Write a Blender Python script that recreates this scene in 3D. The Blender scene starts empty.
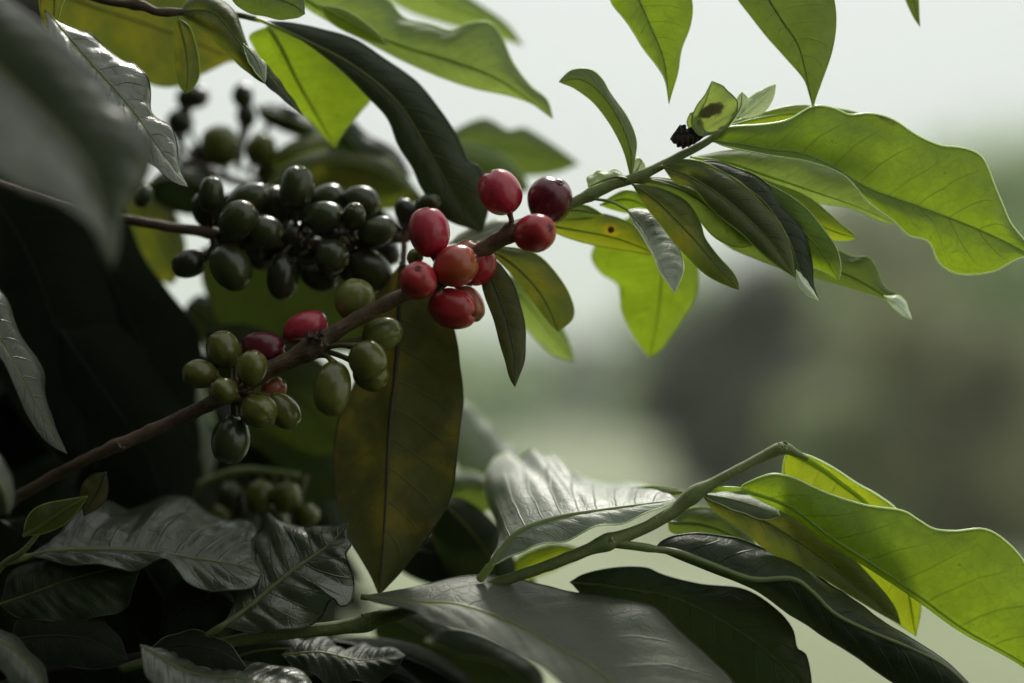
import bpy, bmesh, math, random
from mathutils import Vector, Matrix, noise
random.seed(7)
sc = bpy.context.scene
C = sc.collection
R = math.radians
# ------------------------------------------------------------------ camera
FPX = 1024*50/36.0
PITCH = R(2.6)
CAMZ = 1.5
FOC = 0.47
cp, sp = math.cos(PITCH), math.sin(PITCH)
def P(x, y, dz=0.0):
    d = FOC + dz/1000.0
    X = (x-512)/FPX*d; Y = -(y-341.5)/FPX*d
    return Vector((X, d*cp - Y*sp, CAMZ + d*sp + Y*cp))
MM = FOC/FPX                     # metres per pixel at the focal plane
TOCAM = Vector((0, -cp, -sp))
camd = bpy.data.cameras.new('camera'); cam = bpy.data.objects.new('camera', camd); C.objects.link(cam)
cam.location = (0, 0, CAMZ); cam.rotation_euler = (R(90)+PITCH, 0, 0)
camd.lens = 50; camd.sensor_width = 36; camd.clip_start = 0.02; camd.clip_end = 5000
camd.dof.use_dof = True; camd.dof.focus_distance = FOC-0.001; camd.dof.aperture_fstop = 2.0
camd.dof.aperture_blades = 0
sc.camera = cam
# ------------------------------------------------------------------ node helpers
class NT:
    def __init__(s, name):
        s.m = bpy.data.materials.new(name); s.m.use_nodes = True
        s.t = s.m.node_tree; s.t.nodes.clear()
        s.out = s.n('ShaderNodeOutputMaterial')
    def n(s, typ, **kw):
        nd = s.t.nodes.new(typ)
        for k, v in kw.items(): setattr(nd, k, v)
        return nd
    def put(s, nd, i, v):
        sk = nd.inputs[i]
        if isinstance(v, bpy.types.NodeSocket): s.t.links.new(v, sk)
        elif isinstance(v, (tuple, list)): sk.default_value = tuple(v)+((1,) if len(v) == 3 and sk.type == 'RGBA' else ())
        else: sk.default_value = v
    def math(s, op, a, b=0.0, c=None, clamp=False):
        nd = s.n('ShaderNodeMath', operation=op, use_clamp=clamp)
        s.put(nd, 0, a); s.put(nd, 1, b)
        if c is not None: s.put(nd, 2, c)
        return nd.outputs[0]
    def mix(s, f, a, b, mode='MIX'):
        nd = s.n('ShaderNodeMix', data_type='RGBA', blend_type=mode)
        s.put(nd, 0, f); s.put(nd, 6, a); s.put(nd, 7, b)
        return nd.outputs[2]
    def ramp(s, f, a, b):
        nd = s.n('ShaderNodeMapRange', interpolation_type='SMOOTHSTEP', clamp=True)
        s.put(nd, 0, f); s.put(nd, 1, a); s.put(nd, 2, b)
        return nd.outputs[0]
    def noise(s, vec, scale, detail=3.0, rough=.55):
        nd = s.n('ShaderNodeTexNoise'); s.put(nd, 'Vector', vec); s.put(nd, 'Scale', scale); s.put(nd, 'Detail', detail); s.put(nd, 'Roughness', rough)
        return nd.outputs[0]
def mulc(c, k): return tuple(min(1, x*k) for x in c)
# ------------------------------------------------------------------ leaf material
def leaf_mat(name, refl, trans, rough=.38, nv=11, slant=.13, veinc=1.7, veint=.45, mott=.5, tint=None, spots=(), bump=1.0, spec=.5, under=1.5, waxy=0.0):
    T = NT(name)
    uv = T.n('ShaderNodeUVMap'); uv.uv_map = 'UVMap'
    sep = T.n('ShaderNodeSeparateXYZ'); T.put(sep, 0, uv.outputs[0])
    U, V = sep.outputs[0], sep.outputs[1]
    oc = T.n('ShaderNodeTexCoord').outputs['Object']
    a = T.math('MULTIPLY', T.math('ABSOLUTE', T.math('SUBTRACT', U, .5)), 2.0)
    wob = T.noise(oc, 60.0, 2.0)
    ph = T.math('MULTIPLY', T.math('SUBTRACT', T.math('ADD', V, T.math('MULTIPLY', wob, .03)), T.math('MULTIPLY', T.math('POWER', a, 1.25), slant)), float(nv))
    fr = T.math('FRACT', ph)
    d = T.math('SUBTRACT', .5, T.math('ABSOLUTE', T.math('SUBTRACT', fr, .5)))
    vein = T.math('SUBTRACT', 1.0, T.ramp(d, 0.0, .055))
    vein = T.math('MULTIPLY', vein, T.math('SUBTRACT', 1.0, T.ramp(a, .55, .95)))
    vor = T.n('ShaderNodeTexVoronoi', feature='DISTANCE_TO_EDGE'); T.put(vor, 'Vector', oc); T.put(vor, 'Scale', 420.0)
    net = T.math('SUBTRACT', 1.0, T.ramp(vor.outputs[0], 0.0, .09))
    vo2 = T.n('ShaderNodeTexVoronoi', feature='DISTANCE_TO_EDGE'); wv = T.n('ShaderNodeVectorMath', operation='ADD')
    T.put(wv, 0, oc); wn = T.n('ShaderNodeTexNoise'); T.put(wn, 'Vector', oc); T.put(wn, 'Scale', 130.0); ws = T.n('ShaderNodeVectorMath', operation='SCALE'); T.put(ws, 0, wn.outputs[1]); ws.inputs['Scale'].default_value = .005; T.t.links.new(ws.outputs[0], wv.inputs[1])
    T.put(vo2, 'Vector', wv.outputs[0]); T.put(vo2, 'Scale', 190.0)
    net2 = T.math('SUBTRACT', 1.0, T.ramp(vo2.outputs[0], 0.0, .07))
    fm = T.n('ShaderNodeCombineXYZ'); T.put(fm, 0, T.math('MULTIPLY', U, 10.0)); T.put(fm, 1, T.math('MULTIPLY', ph, 5.5))
    fib = T.noise(fm.outputs[0], 1.0, 5.0, .6)
    lmp = T.noise(oc, 150.0, 3.0, .5)
    speck = T.ramp(T.noise(oc, 520.0, 2.0, .5), .68, .74)
    n1 = T.noise(oc, 45.0, 4.0, .6)
    n2 = T.noise(oc, 260.0, 4.0, .65)
    m = T.math('ADD', T.math('MULTIPLY', n1, .7), T.math('MULTIPLY', n2, .3))
    m = T.ramp(m, .32, .68)
    base = T.mix(m, mulc(refl, 1-mott*.6), mulc(refl, 1+mott))
    tr = T.mix(m, mulc(trans, 1-mott*.35), mulc(trans, 1+mott*.25))
    if tint:
        k = T.ramp(T.noise(oc, 48.0, 4.0, .6), .46, .62)
        base = T.mix(k, base, tint[0]); tr = T.mix(k, tr, tint[1])
    base = T.mix(T.math('MULTIPLY', vein, .55), base, mulc(refl, veinc*1.2))
    base = T.mix(T.math('MULTIPLY', net, .22), base, mulc(refl, veinc))
    tr = T.mix(T.math('MULTIPLY', vein, veint), tr, mulc(trans, .35))
    tr = T.mix(T.math('MULTIPLY', net, veint*.35), tr, mulc(trans, .5))
    tr = T.mix(T.math('MULTIPLY', net2, veint*.45), tr, mulc(trans, .45)); base = T.mix(T.math('MULTIPLY', net2, .18), base, mulc(refl, veinc))
    tr = T.mix(T.math('MULTIPLY', T.ramp(fib, .45, .7), .22), tr, mulc(trans, .55))
    base = T.mix(T.math('MULTIPLY', speck, .45), base, (.10, .075, .03)); tr = T.mix(T.math('MULTIPLY', speck, .45), tr, (.03, .02, .004))
    eb = T.math('MULTIPLY', T.ramp(T.math('ADD', a, T.math('MULTIPLY', T.math('SUBTRACT', lmp, .5), .5)), .97, 1.06), T.ramp(T.noise(oc, 28.0, 2.0), .50, .60))
    base = T.mix(T.math('MULTIPLY', eb, .8), base, (.07, .045, .018)); tr = T.mix(T.math('MULTIPLY', eb, .8), tr, (.05, .028, .005))
    for (su, sv, sr, asp, col, halo) in spots:
        du = T.math('MULTIPLY', T.math('SUBTRACT', U, su), asp)
        dv = T.math('SUBTRACT', V, sv)
        r = T.math('SQRT', T.math('ADD', T.math('MULTIPLY', du, du), T.math('MULTIPLY', dv, dv)))
        r = T.math('ADD', r, T.math('MULTIPLY', T.math('SUBTRACT', n2, .5), sr*1.3))
        k = T.math('SUBTRACT', 1.0, T.ramp(r, sr*.75, sr*1.1))
        h = T.math('SUBTRACT', 1.0, T.ramp(r, sr*1.0, sr*2.6))
        base = T.mix(T.math('MULTIPLY', h, halo), base, (.12, .09, .01)); tr = T.mix(T.math('MULTIPLY', h, halo), tr, (.35, .25, .01))
        base = T.mix(k, base, col); tr = T.mix(k, tr, mulc(col, .6))
    geo = T.n('ShaderNodeNewGeometry'); bf = geo.outputs['Backfacing']
    base = T.mix(bf, base, T.mix(.5, base, mulc((refl[0]*1.1+.015, refl[1]*1.0+.02, refl[2]+.012), under)))
    rgh = T.math('ADD', T.math('MULTIPLY', bf, .16), T.math('ADD', rough-.09, T.math('MULTIPLY', n2, .18)))
    h = T.math('ADD', T.math('MULTIPLY', vein, -1.0), T.math('ADD', T.math('ADD', T.math('MULTIPLY', net2, -.25), T.math('MULTIPLY', lmp, 1.0)), T.math('ADD', T.math('MULTIPLY', fib, .6), T.math('MULTIPLY', n2, .9))))
    bp = T.n('ShaderNodeBump'); T.put(bp, 'Height', h); T.put(bp, 'Distance', .00022*bump); T.put(bp, 'Strength', .8)
    pr = T.n('ShaderNodeBsdfPrincipled')
    T.put(pr, 'Base Color', base); T.put(pr, 'Roughness', rgh); T.put(pr, 'Specular IOR Level', spec); T.put(pr, 'Specular Tint', (1.0, 1.0, .86)); T.put(pr, 'Normal', bp.outputs[0])
    if waxy: T.put(pr, 'Coat Weight', waxy); T.put(pr, 'Coat Tint', (1.0, 1.0, .93)); T.put(pr, 'Coat Roughness', rough*.8); T.put(pr, 'Coat IOR', 1.7); T.put(pr, 'Coat Normal', bp.outputs[0])
    tl = T.n('ShaderNodeBsdfTranslucent'); T.put(tl, 'Color', tr)
    ad = T.n('ShaderNodeAddShader'); T.put(ad, 0, pr.outputs[0]); T.put(ad, 1, tl.outputs[0])
    T.put(T.out, 'Surface', ad.outputs[0])
    return T.m
def rib_mat(name, col, trans=(0, 0, 0), rough=.4):
    T = NT(name)
    oc = T.n('ShaderNodeTexCoord').outputs['Object']
    n = T.noise(oc, 300.0, 3.0)
    pr = T.n('ShaderNodeBsdfPrincipled'); T.put(pr, 'Base Color', T.mix(n, mulc(col, .7), mulc(col, 1.25))); T.put(pr, 'Roughness', rough)
    bp = T.n('ShaderNodeBump'); T.put(bp, 'Height', n); T.put(bp, 'Distance', .0003); T.put(bp, 'Strength', .5); T.put(pr, 'Normal', bp.outputs[0])
    tl = T.n('ShaderNodeBsdfTranslucent'); T.put(tl, 'Color', trans)
    ad = T.n('ShaderNodeAddShader'); T.put(ad, 0, pr.outputs[0]); T.put(ad, 1, tl.outputs[0])
    T.put(T.out, 'Surface', ad.outputs[0])
    return T.m
M = {}
M['bright'] = leaf_mat('young_leaf_green', (.045, .075, .012), (.178, .255, .009), rough=.45, spec=.32, veint=.6, mott=.55)
M['lime'] = leaf_mat('lime_leaf', (.055, .08, .012), (.24, .29, .009), rough=.45, spec=.35, veint=.5, mott=.4)
M['soft'] = leaf_mat('thin_leaf_green', (.06, .09, .025), (.175, .235, .040), rough=.45, veint=.6, mott=.4)
M['mid'] = leaf_mat('leaf_green', (.035, .055, .015), (.085, .12, .015), rough=.38, mott=.4)
M['olive'] = leaf_mat('olive_leaf', (.040, .050, .012), (.070, .085, .009), rough=.42, mott=.5, spec=.4, tint=((.06, .058, .01), (.12, .115, .007)))
M['brown'] = leaf_mat('brownish_leaf', (.036, .038, .012), (.016, .0175, .003), rough=.5, mott=.95, spec=.35, tint=((.062, .050, .012), (.044, .036, .004)))
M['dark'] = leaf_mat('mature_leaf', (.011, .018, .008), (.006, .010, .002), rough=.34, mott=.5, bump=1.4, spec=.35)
M['black'] = leaf_mat('painted_shade_leaf', (.005, .007, .004), (.001, .0015, .0005), rough=.6, mott=.5, bump=1.3, spec=.08)  # near-black base puts deep shade into the leaf colour
M['wax'] = leaf_mat('waxy_painted_sheen', (.15, .18, .145), (.03, .05, .015), rough=.52, mott=.35, bump=1.3, spec=.9, waxy=.5)  # base paled to paint in part of the sky sheen
M['graywax'] = leaf_mat('grey_waxy_leaf', (.026, .032, .021), (.006, .010, .004), rough=.40, mott=.6, bump=1.2, spec=.8, waxy=.45)  # dark grey-green base under a waxy coat
M['spot'] = leaf_mat('spotted_leaf', (.055, .07, .012), (.19, .215, .008), rough=.45, mott=.3, spots=[(.34, .56, .032, .35, (.03, .008, .004), .8)])
M['dead'] = leaf_mat('withered_leaf', (.12, .17, .035), (.20, .265, .045), rough=.5, mott=.3, spots=[(.36, .52, .13, .7, (.014, .005, .005), .1), (.8, .1, .14, .8, (.014, .006, .006), .1), (.2, .02, .16, .9, (.10, .07, .05), .05)])
M['char'] = leaf_mat('blackened_leaf', (.012, .006, .006), (.004, .001, .001), rough=.7, mott=.8, bump=4)
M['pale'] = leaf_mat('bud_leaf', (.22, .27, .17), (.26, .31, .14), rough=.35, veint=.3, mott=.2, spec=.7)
M['sheen'] = leaf_mat('glossy_leaf', (.028, .036, .024), (.006, .010, .004), rough=.33, mott=.6, bump=1.5, spec=1.0, waxy=1.0)
M['matte'] = leaf_mat('dull_grey_leaf', (.060, .068, .050), (.006, .010, .004), rough=.52, mott=.6, bump=1.6, spec=.7, waxy=.15)
M['white'] = leaf_mat('wet_tip_glare_paint', (.62, .68, .62), (.3, .34, .3), rough=.3, veint=.1, mott=.1, spec=1.0)  # near-white colour paints the glare on wet leaf ends
M['rib_g'] = rib_mat('green_rib', (.13, .17, .05), (.50, .60, .14)); M['rib_p'] = rib_mat('pale_rib', (.20, .24, .11), (.20, .24, .08)); M['rib_d'] = rib_mat('dark_rib', (.08, .09, .035), (.45, .50, .14)); M['rib_k'] = rib_mat('shaded_rib', (.012, .014, .007))
M['edge_p'] = rib_mat('pale_rim_lit_margin', (.62, .66, .50), (.50, .56, .32), rough=.3)  # pale margin, whitened further to paint light catching the leaf edges
M['edge_d'] = rib_mat('dark_margin', (.05, .055, .04), (.004, .005, .002), rough=.35)
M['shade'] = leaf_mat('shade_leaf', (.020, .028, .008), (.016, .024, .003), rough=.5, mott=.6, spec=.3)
RIB = dict(sheen='rib_d', matte='rib_d', white='edge_p', shade='rib_k', bright='rib_g', lime='rib_g', soft='rib_g', mid='rib_d', olive='rib_d', brown='edge_d', dark='rib_d', black='rib_k', wax='rib_p', graywax='rib_d', spot='rib_g', dead='rib_p', char='rib_k', pale='rib_p')
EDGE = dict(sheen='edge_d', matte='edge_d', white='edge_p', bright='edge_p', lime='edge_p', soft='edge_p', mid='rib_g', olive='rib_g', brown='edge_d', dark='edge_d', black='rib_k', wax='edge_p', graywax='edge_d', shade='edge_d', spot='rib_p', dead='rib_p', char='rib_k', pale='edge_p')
def bark_mat(name, c1, c2, sub=0.0):
    T = NT(name)
    uv = T.n('ShaderNodeUVMap'); uv.uv_map = 'UVMap'
    mp = T.n('ShaderNodeMapping'); T.put(mp, 0, uv.outputs[0]); mp.inputs['Scale'].default_value = (14, 3, 1)
    st = T.noise(mp.outputs[0], 3.0, 6.0, .7)
    oc = T.n('ShaderNodeTexCoord').outputs['Object']
    sp_ = T.noise(oc, 900.0, 3.0, .7); lo = T.noise(oc, 70.0, 3.0)
    f = T.ramp(T.math('ADD', T.math('MULTIPLY', st, .6), T.math('MULTIPLY', lo, .4)), .35, .65)
    col = T.mix(f, c1, c2)
    col = T.mix(T.math('MULTIPLY', T.ramp(sp_, .58, .7), .5), col, mulc(c2, 1.8))
    pr = T.n('ShaderNodeBsdfPrincipled'); T.put(pr, 'Base Color', col); T.put(pr, 'Roughness', .55)
    h = T.math('ADD', st, T.math('MULTIPLY', sp_, .4))
    bp = T.n('ShaderNodeBump'); T.put(bp, 'Height', h); T.put(bp, 'Distance', .0006); T.put(bp, 'Strength', .9); T.put(pr, 'Normal', bp.outputs[0])
    T.put(T.out, 'Surface', pr.outputs[0]); return T.m
M['bark'] = bark_mat('twig_bark', (.06, .036, .020), (.23, .15, .09))
M['bark_d'] = bark_mat('old_twig_bark', (.022, .012, .010), (.06, .032, .022))
M['twig_g'] = bark_mat('green_twig', (.20, .25, .075), (.34, .40, .16))
def berry_mat(name, c1, c2, c3, rough=.3, trans=0):
    """c1 main, c2 paler flush toward one side, c3 blush noise"""
    T = NT(name)
    g = T.n('ShaderNodeTexCoord'); oc = g.outputs['Object']
    sep = T.n('ShaderNodeSeparateXYZ'); T.put(sep, 0, oc)
    oi = T.n('ShaderNodeObjectInfo').outputs['Random']
    add = T.n('ShaderNodeVectorMath', operation='ADD'); T.put(add, 0, oc)
    cmb = T.n('ShaderNodeCombineXYZ'); T.put(cmb, 0, oi); T.put(cmb, 1, oi); T.t.links.new(cmb.outputs[0], add.inputs[1])
    n1 = T.noise(add.outputs[0], 90.0, 3.0, .5); n2 = T.noise(oc, 1100.0, 3.0, .7)
    mp = T.n('ShaderNodeMapping'); T.put(mp, 0, add.outputs[0]); mp.inputs['Scale'].default_value = (6, 6, 1)
    strk = T.noise(mp.outputs[0], 90.0, 4.0, .6)
    col = T.mix(T.ramp(n1, .38, .66), c1, c3)
    z = T.ramp(sep.outputs[2], -.008, .009)
    col = T.mix(T.math('MULTIPLY', z, .6), col, c2)
    col = T.mix(T.math('MULTIPLY', T.ramp(strk, .5, .72), .4), col, mulc(c2, 1.25))
    sp_ = T.ramp(n2, .64, .74)
    col = T.mix(T.math('MULTIPLY', sp_, .35), col, mulc(c2, 2.2))
    bl_ = T.ramp(T.noise(add.outputs[0], 260.0, 4.0, .6), .63, .72)
    col = T.mix(T.math('MULTIPLY', bl_, .55), col, mulc(c1, .35))
    pr = T.n('ShaderNodeBsdfPrincipled'); T.put(pr, 'Base Color', col)
    T.put(pr, 'Roughness', T.math('ADD', rough-.08, T.math('MULTIPLY', n1, .16)))
    T.put(pr, 'Specular IOR Level', .5); T.put(pr, 'Coat Weight', .5); T.put(pr, 'Coat Roughness', .13)
    T.put(pr, 'Subsurface Weight', .06); T.put(pr, 'Subsurface Radius', (.003, .0015, .001)); T.put(pr, 'Subsurface Scale', 1.0)
    bp = T.n('ShaderNodeBump'); T.put(bp, 'Height', T.math('ADD', T.math('MULTIPLY', n2, .3), strk)); T.put(bp, 'Distance', .00025); T.put(bp, 'Strength', .35); T.put(pr, 'Normal', bp.outputs[0])
    T.put(T.out, 'Surface', pr.outputs[0]); return T.m
BM = {
 'red': berry_mat('ripe_red_skin', (.52, .010, .045), (.58, .055, .055), (.30, .010, .014)),
 'pink': berry_mat('bright_red_skin', (.54, .014, .07), (.68, .10, .13), (.38, .010, .03)),
 'wine': berry_mat('dark_red_skin', (.12, .006, .022), (.20, .015, .04), (.07, .005, .015)),
 'orange': berry_mat('ripening_skin', (.46, .020, .032), (.56, .14, .05), (.50, .07, .03)),
 'salmon': berry_mat('blushing_skin', (.50, .10, .07), (.5, .24, .10), (.42, .05, .05)),
 'green': berry_mat('unripe_green_skin', (.125, .13, .020), (.20, .205, .042), (.085, .088, .013), .27),
 'lgreen': berry_mat('pale_green_skin', (.22, .24, .055), (.33, .36, .11), (.15, .165, .035), .30),
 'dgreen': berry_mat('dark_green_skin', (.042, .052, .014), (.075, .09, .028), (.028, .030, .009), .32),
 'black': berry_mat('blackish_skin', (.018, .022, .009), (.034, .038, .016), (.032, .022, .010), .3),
}
M['calyx'] = rib_mat('calyx_scar', (.28, .20, .10), rough=.6); M['calyx_d'] = rib_mat('calyx_scar_dark', (.07, .04, .02), rough=.6)
M['stalk'] = rib_mat('stalk_green', (.12, .10, .04), rough=.5); M['stalk_d'] = rib_mat('stalk_dark', (.04, .03, .018), rough=.5)
# ------------------------------------------------------------------ objects
def link(o, parent):
    C.objects.link(o)
    if parent is not None: o.parent = parent
ORG = {}
def mesh_obj(name, verts, faces, mats, parent, origin, uvs=None, midx=None, smooth=True):
    me = bpy.data.meshes.new(name)
    me.from_pydata([tuple(v-origin) for v in verts], [], faces)
    for m in mats: me.materials.append(m)
    if midx:
        for p, k in zip(me.polygons, midx): p.material_index = k
    if smooth:
        for p in me.polygons: p.use_smooth = True
    if uvs:
        ul = me.uv_layers.new(name='UVMap')
        for lp in me.loops: ul.data[lp.index].uv = uvs[lp.vertex_index]
    o = bpy.data.objects.new(name, me)
    link(o, parent)
    po = ORG[parent.name] if parent is not None else Vector((0, 0, 0))
    o.location = origin-po; ORG[o.name] = origin.copy()
    return o
def thing(name, label, cat, loc, group=None, kind=None):
    o = bpy.data.objects.new(name, None); C.objects.link(o); o.location = loc; o.empty_display_size = .02
    ORG[o.name] = loc.copy(); tag(o, label, cat, group, kind); return o
def tag(o, label=None, cat=None, group=None, kind=None):
    for k, v in (('label', label), ('category', cat), ('group', group), ('kind', kind)):
        if v: o[k] = v
    return o
def cat_rom(pts, n):
    """resample a polyline of equal-length tuples to n points at equal arc length of the Catmull-Rom curve"""
    p = [Vector(q) if len(q) <= 4 else q for q in pts]
    if len(p) == 2: dense = [p[0].lerp(p[1], i/40) for i in range(41)]
    else:
        q = [p[0]*2-p[1]]+p+[p[-1]*2-p[-2]]; dense = []
        for i in range(1, len(q)-2):
            for k in range(16):
                t = k/16; a, b, c, d = q[i-1], q[i], q[i+1], q[i+2]
                dense.append(.5*((2*b)+(c-a)*t+(2*a-5*b+4*c-d)*t*t+(3*b-a-3*c+d)*t*t*t))
        dense.append(p[-1])
    acc = [0]
    for i in range(1, len(dense)): acc.append(acc[-1]+(dense[i]-dense[i-1]).length)
    tot = acc[-1] or 1; out = []; j = 0
    for i in range(n):
        t = tot*i/(n-1)
        while j < len(acc)-2 and acc[j+1] < t: j += 1
        f = (t-acc[j])/max(1e-9, acc[j+1]-acc[j]); out.append(dense[j].lerp(dense[j+1], min(1, max(0, f))))
    return out
def frames(pts):
    out = []; up = Vector((.13, -.9, .4)).normalized()
    for i in range(len(pts)):
        t = (pts[min(i+1, len(pts)-1)]-pts[max(i-1, 0)])
        t = t.normalized() if t.length > 1e-9 else Vector((0, 0, 1))
        up = (up-t*up.dot(t)); up = up.normalized() if up.length > 1e-6 else t.orthogonal().normalized()
        out.append((t, up, t.cross(up)))
    return out
def tube(pts, rad, seg=8, uvk=60.0, V=None, F=None, UV=None, jit=0.0, seed=0, close=False):
    V = [] if V is None else V; F = [] if F is None else F; UV = [] if UV is None else UV
    fr = frames(pts); b0 = len(V); L = 0
    for i, p in enumerate(pts):
        if i: L += (p-pts[i-1]).length
        t, a, b = fr[i]; r = rad[i] if hasattr(rad, '__len__') else rad
        for k in range(seg):
            th = 2*math.pi*k/seg
            d = a*math.cos(th)+b*math.sin(th)
            rr = r*(1+(jit*noise.noise((p+d*r)*260+Vector((seed, 0, 0))) if jit else 0))
            V.append(p+d*rr); UV.append((k/seg if k <= seg/2 else 1-k/seg, L*uvk))
    n = len(pts)
    for i in range(n-1):
        for k in range(seg):
            a0 = b0+i*seg+k; a1 = b0+i*seg+(k+1) % seg
            F.append((a0, a1, a1+seg, a0+seg))
    if not close:
        F.append(tuple(b0+k for k in range(seg))[::-1]); F.append(tuple(b0+(n-1)*seg+k for k in range(seg)))
    return V, F, UV
def lerp(a, b, t): return a+(b-a)*t
leafcount = 0
def leaf(parent, mat, mid, L, Rr, z=0, eL=6, eR=6, camber=1.2, quilt=.45, ruffle=.5, nr=3.3, nv=11, n=52, m=11, pet=None, ribr=.32, label=None, bow=0, slant=.13,
         top=None, cat=None, group=None, edge=.22, flip=False, seed=None, tag_=None, name='leaf', ribmat=None, lump=.25, tile=1.0, edgemat=None):
    """blade lofted between a left margin, a midrib and a right margin; z runs from base to tip in mm behind the focal plane"""
    global leafcount; leafcount += 1
    seed = leafcount*3.7 if seed is None else seed
    z0, z1 = z if isinstance(z, tuple) else (z, z)
    zf = lambda s: lerp(z0, z1, s)+bow*math.sin(math.pi*s)
    def prep(pts): return cat_rom([(p[0], p[1], 0) for p in pts], n)
    def offs(pts):
        """3-tuples carry their own extra depth"""
        return cat_rom([(p[0], p[1], (p[2] if len(p) > 2 else 0)*3.0) for p in pts], n)
    md = offs(mid); l2 = offs([mid[0]]+list(L)+[mid[-1]]); r2 = offs([mid[0]]+list(Rr)+[mid[-1]])
    A = []; B = []; Mi = []
    for i in range(n):
        s = i/(n-1); w = math.sin(math.pi*s)**.6 if 0 < s < 1 else 0
        Mi.append(P(md[i].x, md[i].y, zf(s)+md[i].z/3))
        A.append(P(l2[i].x, l2[i].y, zf(s)+eL*w+l2[i].z/3)); B.append(P(r2[i].x, r2[i].y, zf(s)+eR*w+r2[i].z/3))
    V = []; UV = []; F = []; cols = 2*m+1
    sgn = None
    for i in range(n):
        s = i/(n-1)
        t = (Mi[min(i+1, n-1)]-Mi[max(i-1, 0)])
        nn = t.cross(A[i]-B[i])
        nn = nn.normalized() if nn.length > 1e-12 else None
        if nn is None:
            j = min(max(i, 3), n-4); tt = Mi[j+1]-Mi[j-1]; nn = tt.cross(A[j]-B[j]).normalized()
        if i == n//2: pass
        if sgn is None:
            j = n//2; q = (Mi[j+1]-Mi[j-1]).cross(A[j]-B[j]); sgn = 1 if q.dot(TOCAM+Vector((0, 0, .6))) > 0 else -1
        nn = nn*sgn*(-1 if flip else 1)
        for c in range(cols):
            u = (c-m)/m; au = abs(u)
            E = A[i] if u < 0 else B[i]
            p = Mi[i].lerp(E, au); wid = (E-Mi[i]).length
            k = min(1.0, wid/.012)
            ph = (s+.012*math.sin(s*23+seed)-slant*au**1.25)*nv
            f = ph-math.floor(ph)
            puff = (math.sin(math.pi*f)**.75)*au*(1-au)*3.2
            dsp = camber*math.sin(math.pi*min(au*1.02, 1))*k + quilt*puff*k
            dsp += ruffle*au*au*math.sin(2*math.pi*nr*s+(seed if u < 0 else seed*1.7+2))*k*min(1, s*5)*min(1, (1-s)*5)*1.6
            dsp += noise.noise(p*55+Vector((seed, 0, 0)))*.9*k*au*ruffle/.5
            if lump: dsp += (noise.noise(p*75+Vector((0, seed, 9)))+.5*noise.noise(p*190+Vector((0, seed, 4))))*lump*2.2*k*min(1, au*3)*min(1, s*6)*min(1, (1-s)*6)
            V.append(p+nn*dsp*.001); UV.append((.5+u*.5, s*tile))
    for i in range(n-1):
        for c in range(cols-1):
            a = i*cols+c; q = (a, a+1, a+1+cols, a+cols)
            F.append(q)
    # orientation: normal toward the upper face
    if (sgn == 1) == (not flip): F = [f[::-1] for f in F]
    midx = [0]*len(F)
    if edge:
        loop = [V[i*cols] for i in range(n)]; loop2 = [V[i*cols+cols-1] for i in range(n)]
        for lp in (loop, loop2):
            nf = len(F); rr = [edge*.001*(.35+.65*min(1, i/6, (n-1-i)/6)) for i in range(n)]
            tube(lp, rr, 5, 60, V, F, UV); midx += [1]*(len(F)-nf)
    root = parent
    if parent is None:
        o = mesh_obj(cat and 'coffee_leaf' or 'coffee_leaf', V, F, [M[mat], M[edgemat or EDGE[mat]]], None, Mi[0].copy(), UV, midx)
        tag(o, label, cat or 'leaf', group)
    else:
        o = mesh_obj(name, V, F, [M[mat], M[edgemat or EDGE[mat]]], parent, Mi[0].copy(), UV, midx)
        if label: o['label'] = label
    # midrib (with its petiole) as a sub-part, following the displaced centre of the blade
    ctr = [V[i*cols+m] for i in range(0, n)]
    pp = []
    if pet: pp = [P(q[0], q[1], (q[2] if len(q) > 2 else z0)) for q in pet]
    pts = pp+ctr if not pet else cat_rom([tuple(q) for q in pp]+[tuple(ctr[0])], 9)[:-1]+ctr
    N = len(pts); rad = []
    for i in range(N):
        s = max(0, (i-(N-n))/(n-1)); rad.append(ribr*.001*(1-s)**.7*(1.25 if i < N-n else 1)+.00010)
    tv, tf, tu = tube(pts, rad, 7)
    mesh_obj('midrib', tv, tf, [M[ribmat or RIB[mat]]], o, pts[0].copy(), tu)
    return o
def stem(parent, pts, mat='bark', n=90, seg=14, jit=.12, nodes=(), name='stem', label=None):
    """pts: (x, y, dz, radius px)"""
    q = cat_rom([(p[0], p[1], p[2]*3, p[3]*3) for p in pts], n)
    W = [P(a[0], a[1], a[2]/3) for a in q]; rad = []
    for a in q:
        r = a[3]/3*MM
        for (nx, ny, k, w) in nodes:
            r *= 1+k*math.exp(-((a[0]-nx)**2+(a[1]-ny)**2)/(w*w))
        rad.append(r)
    v, f, u = tube(W, rad, seg, 30, jit=jit, seed=pts[0][0])
    o = mesh_obj(name, v, f, [M[mat]], parent, W[0].copy(), u)
    if label: o['label'] = label
    return W
_bcache = {}
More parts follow.
